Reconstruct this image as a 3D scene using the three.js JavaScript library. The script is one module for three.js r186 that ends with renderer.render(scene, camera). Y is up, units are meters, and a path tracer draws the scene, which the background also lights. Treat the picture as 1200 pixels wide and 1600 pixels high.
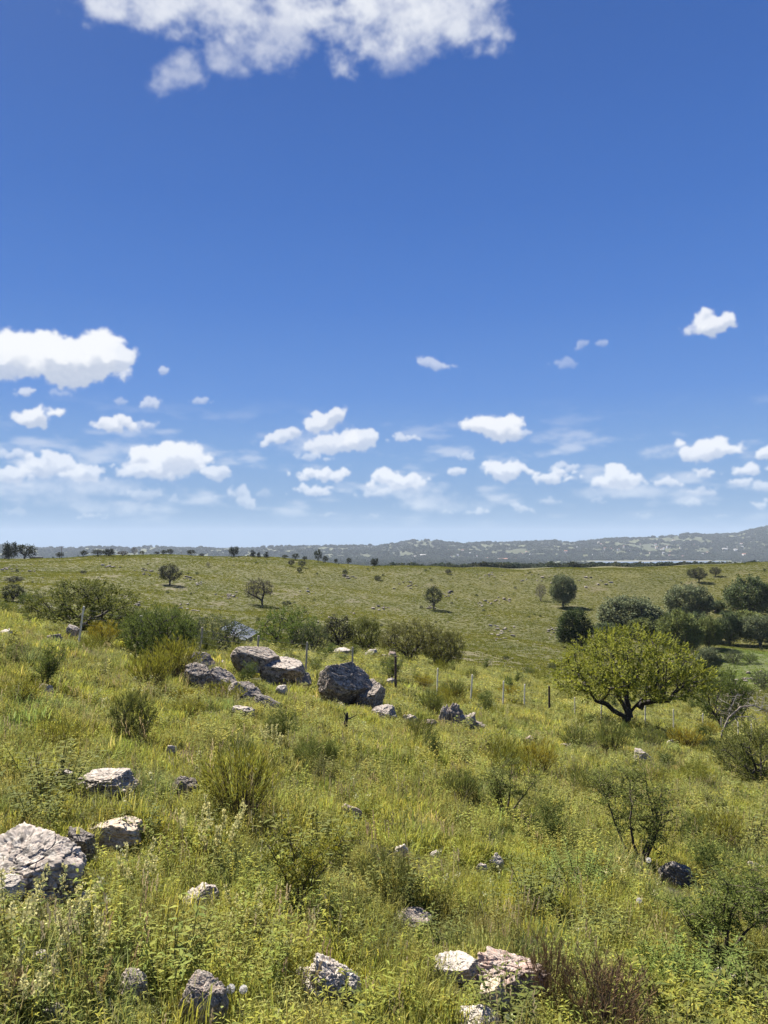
import * as THREE from 'three';
import { mergeGeometries, mergeVertices } from 'three/addons/utils/BufferGeometryUtils.js';
import { createNoise2D, createNoise3D } from 'simplex-noise';

// ---------------------------------------------------------------- camera, sky, sun, exposure
const EYE = 100, PITCH = THREE.MathUtils.degToRad(2.48), FOCAL = 1200;   // photograph of 1200 x 1600 pixels
const SUN = new THREE.Vector3(-0.5, .98, -0.72).normalize();
const EXPOSURE = 3.0;
const scene = new THREE.Scene();
const camera = new THREE.PerspectiveCamera(2 * Math.atan(800 / FOCAL) * 180 / Math.PI, 768 / 1024, 0.1, 40000);
camera.position.set(0, EYE, 0);
camera.rotation.x = PITCH;
const renderer = new THREE.WebGLRenderer({ antialias: true });
renderer.toneMapping = THREE.LinearToneMapping;
renderer.toneMappingExposure = EXPOSURE;
renderer.shadowMap.enabled = true;

const rngOf = (seed) => { let s = (seed * 2654435761) | 0; return () => { s = (s + 0x6d2b79f5) | 0; let t = Math.imul(s ^ (s >>> 15), 1 | s); t = (t + Math.imul(t ^ (t >>> 7), 61 | t)) ^ t; return ((t ^ (t >>> 14)) >>> 0) / 4294967296; }; };
const n2 = createNoise2D(rngOf(11)), n3 = createNoise3D(rngOf(12));
const fbm2 = (x, y, o = 4, g = 0.5) => { let s = 0, a = 1, t = 0; for (let i = 0; i < o; i++) { s += a * n2(x, y); t += a; a *= g; x = x * 2.03 + 17.1; y = y * 2.03 - 9.3; } return s / t; };
const fbm3 = (x, y, z, o = 4) => { let s = 0, a = 1, t = 0; for (let i = 0; i < o; i++) { s += a * n3(x, y, z); t += a; a *= 0.5; x = x * 2.03 + 7.1; y = y * 2.03 - 3.7; z = z * 2.03 + 1.9; } return s / t; };
const clamp = THREE.MathUtils.clamp, lerp = THREE.MathUtils.lerp, PI = Math.PI;
const sst = (a, b, x) => { const t = clamp((x - a) / (b - a), 0, 1); return t * t * (3 - 2 * t); };
// direction of a photograph pixel: [x, y] per metre of depth
const CP = Math.cos(PITCH), SP = Math.sin(PITCH);
function ray(px, py) { const a = (px - 600) / FOCAL, b = -(py - 800) / FOCAL, k = CP - b * SP; return [a / k, (b * CP + SP) / k]; }

// ---- the sky: clear air with fair-weather cumulus, all the way round
{
  const W = 4096, H = 2048, data = new Float32Array(W * H * 4);
  const stops = [[0, .235, .395, .61], [2.5, .215, .385, .625], [6.3, .19, .37, .69], [11, .115, .28, .685], [17.4, .070, .207, .61], [24, .050, .164, .53], [31, .041, .136, .46], [37, .037, .12, .41], [60, .036, .112, .37], [90, .034, .105, .35]];
  const rowColor = (e) => { e = Math.max(0, e); let i = 0; while (i < stops.length - 2 && stops[i + 1][0] < e) i++; const a = stops[i], b = stops[i + 1], t = clamp((e - a[0]) / (b[0] - a[0]), 0, 1); return [1, 2, 3].map((k) => lerp(a[k], b[k], t)); };
  const sunEl = Math.asin(SUN.y), sunAz = Math.atan2(SUN.z, SUN.x);
  for (let r = 0; r < H; r++) {
    const el = ((r + .5) / H - .5) * PI, c = rowColor(el * 180 / PI);
    for (let k = 0; k < W; k++) {
      const az = ((k + .5) / W - .5) * 2 * PI, i = (r * W + k) * 4;
      const cs = Math.sin(el) * Math.sin(sunEl) + Math.cos(el) * Math.cos(sunEl) * Math.cos(az - sunAz), ang = Math.acos(clamp(cs, -1, 1)) * 180 / PI;
      const g = 0.05 * Math.exp(-ang / 14) + 0.4 * Math.exp(-ang / 4);
      data[i] = c[0] + g; data[i + 1] = c[1] + g; data[i + 2] = c[2] + g; data[i + 3] = 1;
    }
  }
  let cloudSeed = 1;
  const blend = (r, k, e2, al, lit, sh) => {
    const far = clamp(1 - e2 * 57.3 / 10, 0, 1) * .38, c = rowColor(e2 * 57.3), i = (r * W + ((k % W) + W) % W) * 4;
    const cl = [lerp(.36, .93, lit), lerp(.45, .95, lit), lerp(.63, .985, lit)];
    for (let m = 0; m < 3; m++) data[i + m] = lerp(data[i + m], lerp(cl[m], Math.min(1, c[m] + .28), far), al * sh);
  };
  const span = (az, el, w, h, R) => { const ce = Math.cos(el); return [Math.max(0, Math.floor(((el - h * R) / PI + .5) * H)), Math.min(H - 1, Math.ceil(((el + h * R) / PI + .5) * H)), Math.floor(((az - w * R / ce) / (2 * PI) + .5) * W), Math.ceil(((az + w * R / ce) / (2 * PI) + .5) * W), ce]; };
  // one cloud: centre azimuth, elevation, half sizes (radians), opacity, 0 heaped .. 1 wispy
  function cloud(az, el, w, h, op, wisp, tilt = 0) {
    const s = 13.7 * cloudSeed++, rg = rngOf(cloudSeed + 500), asp = w / h, R = 1.55, [r0, r1, k0, k1, ce] = span(az, el, w, h, R), ct = Math.cos(tilt), stl = Math.sin(tilt), deg = w * 57.3, nf = 1.5 * clamp(2.6 / deg, 1, 2.2);
    const balls = [], nb = wisp > .55 && (deg > 2.6 || el > .35) ? 0 : Math.round(16 + 7 * deg);
    for (let b = 0; b < nb; b++) { const x = (rg() + rg() + rg()) / 1.5 - 1, top = Math.sqrt(Math.max(0, 1 - x * x)) * (.55 + .45 * n2(x * 2 + s, s)), rr = (.17 + .2 * rg()) * (1.15 - .55 * Math.abs(x)) * h, yy = lerp(-.42, Math.max(-.2, top - rr / h), Math.pow(rg(), .8)); balls.push([x * w * .86, yy * h, rr]); }
    const field = (x, y) => { let t = 0; for (const [bx, by, br] of balls) { const dx = x - bx, dy = y - by, q = 1 - (dx * dx * .8 + dy * dy) / (br * br * 2.6); if (q > 0) t += q * q; } return t; };
    for (let r = r0; r <= r1; r++) for (let kk = k0; kk <= k1; kk++) {
      const e2 = ((r + .5) / H - .5) * PI, a2 = ((kk + .5) / W - .5) * 2 * PI, x0 = (a2 - az) * ce, y0 = e2 - el;
      let x = x0 * ct + y0 * stl, y = -x0 * stl + y0 * ct; const X = x / w, Y = y / h; if (X * X + Y * Y > R * R) continue;
      const fx = x * 57.3, fy = y * 57.3;                         // degrees
      if (nb) {
        const j1 = fbm2(fx * .9 + s, fy * .9, 3), j2 = fbm2(fx * .9 - s, fy * .9 + 9, 3); x += .004 * j1 * Math.min(1, deg / 2.5); y += .004 * j2 * Math.min(1, deg / 2.5);
        const t = field(x, y); if (t <= 0) continue;
        const n = fbm2(fx * nf + s, fy * nf * 1.25 - s, 6, .64), al = sst(.1, lerp(1.25, 1.9, wisp), t + lerp(.62, .85, clamp(1.5 - deg / 2.5, 0, 1)) * n * Math.min(1, t * 2.2)) * op; if (al <= 0) continue;
        const o = h * .16, t2 = field(x - o * .35, y + o), lit = clamp(.86 + clamp((t - t2) * .26, -.3, .22) + .15 * Y + .12 * n - .16 * sst(.1, -.6, Y), .25, 1.04);
        blend(r, kk, e2, al, lit, 1);
      } else {
        const wx = X + .3 * fbm2(fx * .16 + s, fy * .16, 3), wy = Y + .3 * fbm2(fx * .16 - s, fy * .16 + 20, 3), e = 1 - wx * wx - wy * wy, n = fbm2(fx * .24 + s, fy * .32 - s, 7, .63), d = e * .85 + .95 * n + .06 - .2 * (wisp - .6); if (d <= 0) continue;
        blend(r, kk, e2, sst(0, 1.2, d) * op, clamp(.84 + .22 * n + .08 * Y, .4, 1.02), 1);
      }
    }
  }
  const at = (px, py, w, h, op = 1, wisp = 0, tilt = 0) => { const [u, v] = ray(px, py), hyp = Math.hypot(1, u); cloud(Math.atan2(-1, u), Math.atan(v / hyp), w / FOCAL, h / FOCAL, op, wisp, -tilt); };
  // thin veils low in the sky, all the way round
  for (let r = Math.floor((1 / 180 + .5) * H); r < (11 / 180 + .5) * H; r++) { const e2 = ((r + .5) / H - .5) * PI, dg = e2 * 57.3, env = sst(1, 3, dg) * (1 - sst(6, 11, dg)); for (let k = 0; k < W; k++) { const az = ((k + .5) / W) * 2 * PI, n = fbm3(Math.cos(az) * 9, Math.sin(az) * 9, dg * .55, 5), al = .5 * env * sst(.02, .62, n); if (al > 0) blend(r, k, e2, al, .8 + .2 * n, 1); } }
  // the clouds of the view: centre x, y, half width, half height, opacity, wispiness
  [[240, -4, 140, 52, .8, .75], [425, 45, 75, 52, .6, .85], [560, 0, 120, 86, .9, .7], [715, 24, 90, 54, .75, .75], [368, 92, 40, 34, .5, .9], [280, 112, 50, 28, .5, .9, -.5], [622, 98, 40, 20, .3, .9], [330, -30, 150, 60, .7, .8], [640, 20, 120, 50, .5, .9],
    [96, 552, 128, 62, 1, .1], [18, 560, 70, 42, .9, .2], [165, 558, 62, 36, .9, .2], [1112, 504, 46, 28, .9, .35], [1085, 514, 34, 12, .5, .8], [676, 568, 48, 15, .5, .9, .2], [908, 538, 20, 10, .3, .9, -.6], [940, 535, 14, 10, .3, .9], [882, 568, 34, 12, .25, .9],
    [255, 578, 11, 10, .5, .6], [38, 612, 24, 11, .6, .6, -.35], [232, 630, 34, 13, .55, .7, -.2], [314, 626, 26, 10, .4, .8], [188, 626, 14, 10, .3, .8], [92, 614, 30, 9, .25, .9],
    [55, 649, 58, 22, .95, .25, -.15], [182, 661, 58, 20, .9, .35], [228, 662, 36, 12, .4, .9],
    [440, 680, 60, 17, .8, .55, -.35], [505, 655, 62, 26, .85, .5, -.35], [520, 690, 80, 28, .85, .5], [565, 688, 46, 30, .85, .3], [632, 684, 44, 11, .6, .7], [490, 715, 45, 12, .5, .8],
    [770, 667, 66, 32, .97, .15], [810, 676, 30, 14, .5, .7], [1096, 701, 88, 26, .97, .2], [1060, 706, 60, 14, .6, .8],
    [268, 716, 100, 42, 1, .1], [335, 736, 44, 20, .8, .5], [225, 733, 60, 22, .8, .4], [80, 725, 58, 30, .85, .4], [18, 738, 52, 22, .85, .5], [132, 738, 54, 24, .8, .5], [22, 709, 46, 14, .6, .7], [150, 760, 130, 16, .45, .9], [60, 768, 90, 18, .35, .9], [112, 786, 70, 12, .35, .9], [186, 797, 64, 14, .5, .8], [222, 770, 50, 16, .4, .8], [24, 800, 34, 10, .25, .9], [145, 806, 40, 8, .4, .8],
    [503, 740, 74, 19, .95, .2], [488, 766, 54, 15, .8, .4], [380, 778, 42, 20, .55, .7, .5], [272, 778, 20, 9, .3, .8], [412, 770, 20, 12, .25, .9], [325, 778, 20, 10, .2, .9],
    [620, 748, 74, 26, .97, .2], [640, 766, 80, 14, .55, .6], [585, 770, 50, 12, .5, .7], [712, 735, 24, 14, .75, .4], [732, 713, 24, 11, .45, .8], [690, 783, 90, 18, .4, .9], [750, 799, 34, 9, .55, .6], [815, 793, 30, 11, .5, .7, .3], [515, 803, 18, 7, .35, .7], [860, 782, 24, 9, .3, .8], [700, 800, 30, 6, .3, .8],
    [788, 734, 72, 24, .95, .2], [868, 744, 54, 18, .9, .3], [880, 730, 40, 12, .6, .5], [958, 748, 66, 28, .95, .25], [990, 768, 60, 12, .5, .7], [1034, 753, 38, 12, .75, .5], [950, 770, 60, 12, .4, .9],
    [1096, 740, 34, 10, .75, .5], [1172, 733, 36, 14, .9, .3], [1155, 752, 30, 10, .75, .5], [1200, 706, 24, 18, .95, .3], [1095, 768, 44, 11, .5, .8], [1080, 786, 38, 9, .4, .8], [1192, 788, 26, 10, .6, .6], [935, 782, 24, 7, .3, .8], [1010, 806, 26, 7, .25, .9], [585, 806, 18, 6, .25, .9], [1130, 806, 20, 6, .2, .9], [480, 690, 70, 24, .5, .9], [1190, 760, 30, 12, .6, .6]].forEach((a) => at(...a));
  // the same fair-weather clouds go on outside the view
  const rg = rngOf(77);
  for (let i = 0; i < 330; i++) {
    const az = (rg() * 2 - 1) * PI, t = rg(), el = (2.2 + 5 * t + 34 * t * t * t * t) * PI / 180, s = (.35 + el * 2.2) * (.5 + rg());
    const da = Math.abs(Math.atan2(Math.sin(az + PI / 2), Math.cos(az + PI / 2)));
    const w = .06 * s, a0 = rg(), a1 = rg();
    if (da < .56 + w && el < .66) continue;
    if (SUN.x * Math.cos(az) * Math.cos(el) + SUN.y * Math.sin(el) + SUN.z * Math.sin(az) * Math.cos(el) > .93) continue;
    cloud(az, el, w, w * (.3 + .12 * a0), .6 + .4 * a1, a0 * .8);
  }
  for (let i = 0; i < data.length; i += 4) for (let m = 0; m < 3; m++) data[i + m] /= EXPOSURE;
  const sky = new THREE.DataTexture(data, W, H, THREE.RGBAFormat, THREE.FloatType);
  sky.mapping = THREE.EquirectangularReflectionMapping; sky.magFilter = sky.minFilter = THREE.LinearFilter; sky.needsUpdate = true;
  scene.background = sky; scene.environment = sky;
}
const sun = new THREE.DirectionalLight(new THREE.Color().setRGB(1, .94, .84), 5);
sun.name = 'sun'; sun.position.copy(SUN).multiplyScalar(400).add(new THREE.Vector3(0, EYE - 10, -120)); sun.target.position.set(0, EYE - 10, -120);
sun.castShadow = true; sun.shadow.mapSize.set(4096, 4096); Object.assign(sun.shadow.camera, { left: -250, right: 250, top: 250, bottom: -250, near: 10, far: 900 });
scene.add(sun, sun.target);
scene.fog = new THREE.FogExp2(new THREE.Color().setRGB(.72, .84, 1), 0.000048);

// ---------------------------------------------------------------- helpers
const taken = new Map();
function numbered(name) { const k = taken.get(name) ?? 0; taken.set(name, k + 1); return k ? name + '_' + String(k).padStart(3, '0') : name; }
function tag(o, label, category, group, kind) { if (label) o.userData.label = label; if (category) o.userData.category = category; if (group) o.userData.group = group; if (kind) o.userData.kind = kind; return o; }
function put(o, name) { o.name = numbered(name); scene.add(o); o.traverse((c) => { c.castShadow = c.receiveShadow = true; }); return o; }
function part(name, geo, mat, parent, kind) { const m = new THREE.Mesh(geo, mat); m.name = name; m.castShadow = m.receiveShadow = true; if (kind) m.userData.kind = kind; parent.add(m); return m; }
const V = (x, y, z) => new THREE.Vector3(x, y, z);
const std = (o) => new THREE.MeshStandardMaterial({ roughness: .95, vertexColors: true, side: THREE.DoubleSide, ...o });
const leafMat = (t = .4) => new THREE.MeshPhysicalMaterial({ roughness: 1, transmission: t, thickness: 0, vertexColors: true, side: THREE.DoubleSide, specularIntensity: .25 });
const M = { ground: null, rock: std({ roughness: .92 }), bark: std({ roughness: .95 }), grass: leafMat(.44), leaf: leafMat(.34), dark: leafMat(.22) };

for (const [m, k] of [[M.rock, .84], [M.bark, .8], [M.grass, .97], [M.leaf, .9], [M.dark, .85]]) m.color.setScalar(k);
// mesh collector with vertex colours
class MB {
  constructor() { this.p = []; this.c = []; this.i = []; }
  v(x, y, z, c) { this.p.push(x, y, z); this.c.push(c[0], c[1], c[2]); return this.p.length / 3 - 1; }
  tri(a, b, c) { this.i.push(a, b, c); }
  // ribbon through points with half widths along side vector
  ribbon(pts, ws, side, col) {
    let prev = null;
    for (let k = 0; k < pts.length; k++) {
      const q = pts[k], w = ws[k];
      if (w < 1e-6) { const a = this.v(q.x, q.y, q.z, col); if (prev) this.tri(prev[0], prev[1], a); prev = [a, a]; continue; }
      const a = this.v(q.x - side.x * w, q.y - side.y * w, q.z - side.z * w, col), b = this.v(q.x + side.x * w, q.y + side.y * w, q.z + side.z * w, col);
      if (prev) { if (prev[0] === prev[1]) this.tri(prev[0], b, a); else { this.tri(prev[0], prev[1], b); this.tri(prev[0], b, a); } }
      prev = [a, b];
    }
  }
  // a leaf: folded rhomb of length l, half width w
  leaf(o, dir, nor, l, w, col, droop = 0) {
    const s = V().crossVectors(dir, nor).normalize(), m = o.clone().addScaledVector(dir, l * .45).addScaledVector(nor, -w * .35), t = o.clone().addScaledVector(dir, l).addScaledVector(nor, -droop * l);
    const a = this.v(o.x, o.y, o.z, col), b = this.v(o.x + dir.x * l * .42 + s.x * w, o.y + dir.y * l * .42 + s.y * w, o.z + dir.z * l * .42 + s.z * w, col), c = this.v(t.x, t.y, t.z, col), d = this.v(o.x + dir.x * l * .42 - s.x * w, o.y + dir.y * l * .42 - s.y * w, o.z + dir.z * l * .42 - s.z * w, col), e = this.v(m.x, m.y, m.z, col);
    this.tri(a, b, e); this.tri(b, c, e); this.tri(c, d, e); this.tri(d, a, e);
  }
  quad(o, dir, s, l, w, col) {
    const a = this.v(o.x - s.x * w * .3, o.y - s.y * w * .3, o.z - s.z * w * .3, col), b = this.v(o.x + s.x * w + dir.x * l * .5, o.y + s.y * w + dir.y * l * .5, o.z + s.z * w + dir.z * l * .5, col), c = this.v(o.x + dir.x * l, o.y + dir.y * l, o.z + dir.z * l, col), d = this.v(o.x - s.x * w + dir.x * l * .5, o.y - s.y * w + dir.y * l * .5, o.z - s.z * w + dir.z * l * .5, col);
    this.tri(a, b, c); this.tri(a, c, d);
  }
  tube(pts, rs, n, col) {
    let prev = null;
    for (let k = 0; k < pts.length; k++) {
      const d = V().subVectors(pts[Math.min(k + 1, pts.length - 1)], pts[Math.max(k - 1, 0)]).normalize(), ref = Math.abs(d.y) < .9 ? V(0, 1, 0) : V(1, 0, 0), s = V().crossVectors(d, ref).normalize(), t = V().crossVectors(s, d), ring = [];
      for (let j = 0; j < n; j++) { const a = j / n * 2 * PI, x = Math.cos(a) * rs[k], y = Math.sin(a) * rs[k]; ring.push(this.v(pts[k].x + s.x * x + t.x * y, pts[k].y + s.y * x + t.y * y, pts[k].z + s.z * x + t.z * y, col)); }
      if (prev) for (let j = 0; j < n; j++) { const a = prev[j], b = prev[(j + 1) % n], c = ring[(j + 1) % n], e = ring[j]; this.tri(a, b, c); this.tri(a, c, e); }
      prev = ring;
    }
    const tip = pts[pts.length - 1], c = this.v(tip.x, tip.y, tip.z, col); for (let j = 0; j < n; j++) this.tri(prev[j], prev[(j + 1) % n], c);
  }
  geo() { const g = new THREE.BufferGeometry(); g.setAttribute('position', new THREE.Float32BufferAttribute(this.p, 3)); g.setAttribute('color', new THREE.Float32BufferAttribute(this.c, 3)); g.setIndex(this.i); g.computeVertexNormals(); return g; }
}
const vary = (c, rg, a = .25) => { const k = 1 + (rg() * 2 - 1) * a, h = (rg() * 2 - 1) * a * .35; return [c[0] * k * (1 + h), c[1] * k, c[2] * k * (1 - h)]; };
const mix3 = (a, b, t) => [lerp(a[0], b[0], t), lerp(a[1], b[1], t), lerp(a[2], b[2], t)];

// ---------------------------------------------------------------- the lie of the land (drop below eye level, metres, by direction and depth)
const COLS = [-900, -300, 0, 200, 400, 600, 800, 1000, 1200, 1500, 2100].map((p) => (p - 600) / FOCAL);
const NEAR_D = [20, 30, 45, 60, 90, 130, 180, 250, 330];
const NEAR = [
  [1.2, 1.4, 2.4, 3.4, 5.0, 6.2, 6.6, 6.4, 6.0], [1.6, 1.9, 3.2, 4.5, 6.4, 7.6, 7.8, 7.2, 6.4], [2.4, 3.0, 4.4, 5.6, 7.3, 8.3, 8.4, 7.4, 6.2],
  [3.0, 4.0, 5.5, 7.0, 9.3, 11, 11.2, 8.8, 4.4], [3.6, 4.55, 6.2, 8.0, 11, 14, 15, 11.5, 5.4], [4.35, 5.35, 7.0, 8.7, 12.4, 15.8, 18, 16, 9.0],
  [5.0, 6.35, 8.5, 10.6, 14.3, 18, 20.5, 19, 10.2], [5.7, 7.35, 9.9, 12.3, 16.5, 20.5, 23, 19, 9.6], [6.35, 8.35, 11.3, 14, 18.5, 22, 23, 16, 7.6], [7.4, 9.9, 13, 16, 20.5, 23.5, 23, 15.5, 7.0], [9, 12, 16, 19, 23, 25, 23, 15, 7.0]];
const SKYLINE = [[-900, 850], [-300, 852], [0, 854], [40, 858], [100, 860], [140, 857], [200, 860], [250, 857], [330, 860], [400, 859], [460, 856], [540, 856.5], [590, 855], [625, 849.5], [665, 845.5], [700, 850], [740, 851], [800, 849.5], [850, 847.5], [900, 849], [930, 846.5], [960, 843.5], [1000, 843.5], [1040, 841], [1080, 835.5], [1105, 838.5], [1130, 837], [1155, 836.5], [1170, 831], [1200, 825], [1260, 812], [1400, 800], [2100, 815]];
const FAR_D = [450, 700, 1000, 1500, 2500, 3400, 4600, 5600, 7000, 9000, 14000], CREST = 7000;
const skyAt = (px) => { let i = 0; while (i < SKYLINE.length - 2 && SKYLINE[i + 1][0] < px) i++; const a = SKYLINE[i], b = SKYLINE[i + 1], t = clamp((px - a[0]) / (b[0] - a[0]), 0, 1); return lerp(a[1], b[1], t); };
function pchip(xs, ys, x) {
  const n = xs.length; if (x <= xs[0]) return ys[0]; if (x >= xs[n - 1]) return ys[n - 1];
  let i = 0; while (xs[i + 1] < x) i++;
  const sl = (k) => (ys[k + 1] - ys[k]) / (xs[k + 1] - xs[k]);
  const tan = (k) => { if (k === 0) return sl(0); if (k === n - 1) return sl(n - 2); const a = sl(k - 1), b = sl(k); return a * b <= 0 ? 0 : 2 * a * b / (a + b); };
  const h = xs[i + 1] - xs[i], t = (x - xs[i]) / h, t2 = t * t, t3 = t2 * t;
  return (2 * t3 - 3 * t2 + 1) * ys[i] + (t3 - 2 * t2 + t) * h * tan(i) + (3 * t2 - 2 * t3) * ys[i + 1] + (t3 - t2) * h * tan(i + 1);
}
const GU = 321, GD = 420, U0 = -1.25, U1 = 1.25, L0 = Math.log(20), L1 = Math.log(14000), DROP = new Float32Array(GU * GD);
{
  const xs = [...NEAR_D, ...FAR_D].map(Math.log);
  for (let j = 0; j < GU; j++) {
    const u = lerp(U0, U1, j / (GU - 1)), px = 600 + u * FOCAL;
    const near = NEAR_D.map((_, k) => pchip(COLS, NEAR.map((r) => r[k]), u));
    const crest = (skyAt(px) - 852) / FOCAL * CREST;
    const ridge = near[near.length - 1];
    const far = [Math.max(13, ridge + 5), Math.max(23, ridge + 10), 33, 50, 82, 92, 92, lerp(92, crest, .36), crest, crest + 60, crest + 150];
    const ys = [...near, ...far];
    for (let k = 0; k < GD; k++) DROP[k * GU + j] = pchip(xs, ys, lerp(L0, L1, k / (GD - 1)));
  }
}
function base(x, z) {
  const d = -z, plane = 2.35 + .2 * clamp(x, -30, 40) + .1 * Math.max(d, -80);
  if (d < 20) return plane;
  const fu = clamp((x / d - U0) / (U1 - U0), 0, .99999) * (GU - 1), fd = clamp((Math.log(d) - L0) / (L1 - L0), 0, .99999) * (GD - 1), j = fu | 0, k = fd | 0, a = fu - j, b = fd - k;
  const t = lerp(lerp(DROP[k * GU + j], DROP[k * GU + j + 1], a), lerp(DROP[(k + 1) * GU + j], DROP[(k + 1) * GU + j + 1], a), b);
  return lerp(plane, t, sst(20, 34, d));
}
// the lake: 0 outside .. 1 inside
function lake(x, z) {
  const d = -z; if (d < 2500 || d > 5200) return 0;
  const px = 600 + x / d * FOCAL, n = 22 * fbm2(x / 500, z / 500, 3);
  const nearShore = lerp(3780, 3280, sst(820, 1080, px)) + n * 5, farShore = lerp(3950, 4480, sst(830, 960, px)) + n * 8;
  const ends = sst(775 + n * .4, 830 + n * .4, px) * (1 - sst(1128 + n * .3, 1140 + n * .3, px));
  return sst(0, 90, d - nearShore) * sst(0, 90, farShore - d) * ends;
}
function H(x, z) {
  const d = -z; let y = EYE - base(x, z);
  const nearN = 1 - sst(70, 200, d), hillN = sst(70, 150, d) * (1 - sst(400, 900, d)), farN = sst(1500, 5000, d);
  if (nearN > 0) y += nearN * (.13 * fbm2(x / 5 + 3, z / 5, 3) + .05 * fbm2(x / 1.1, z / 1.1 + 9, 2));
  if (hillN > 0) y += hillN * 1.0 * fbm2(x / 46, z / 60, 2);
  if (farN > 0) { const env = sst(4700, 5400, d) * (1 - .82 * sst(6300, 6900, d)); y += farN * (env * 42 * (1 - 2 * Math.abs(fbm2(x / 620, z / 900 + 4, 4)) - .3) + 3 * fbm2(x / 180, z / 180, 3) * sst(4500, 5200, d)); y -= 6 * lake(x, z); }
  return y;
}
function hit(px, py, dmin = 3) {           // where the ground lies under a photograph pixel
  const [u, v] = ray(px, py); let lo = dmin;
  for (let d = dmin; d < 3000; d *= 1.012) { if (EYE + v * d < H(u * d, -d)) { let hi = d; for (let k = 0; k < 18; k++) { const m = (lo + hi) / 2; if (EYE + v * m < H(u * m, -m)) hi = m; else lo = m; } return V(u * hi, H(u * hi, -hi), -hi); } lo = d; }
  return V(u * 330, H(u * 330, -330), -330);
}
function spot(px, d, py = 950) { const u = ray(px, py)[0]; return V(u * d, H(u * d, -d), -d); }
const mpp = (p) => -p.z / FOCAL;           // metres that one photograph pixel spans at that depth

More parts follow.
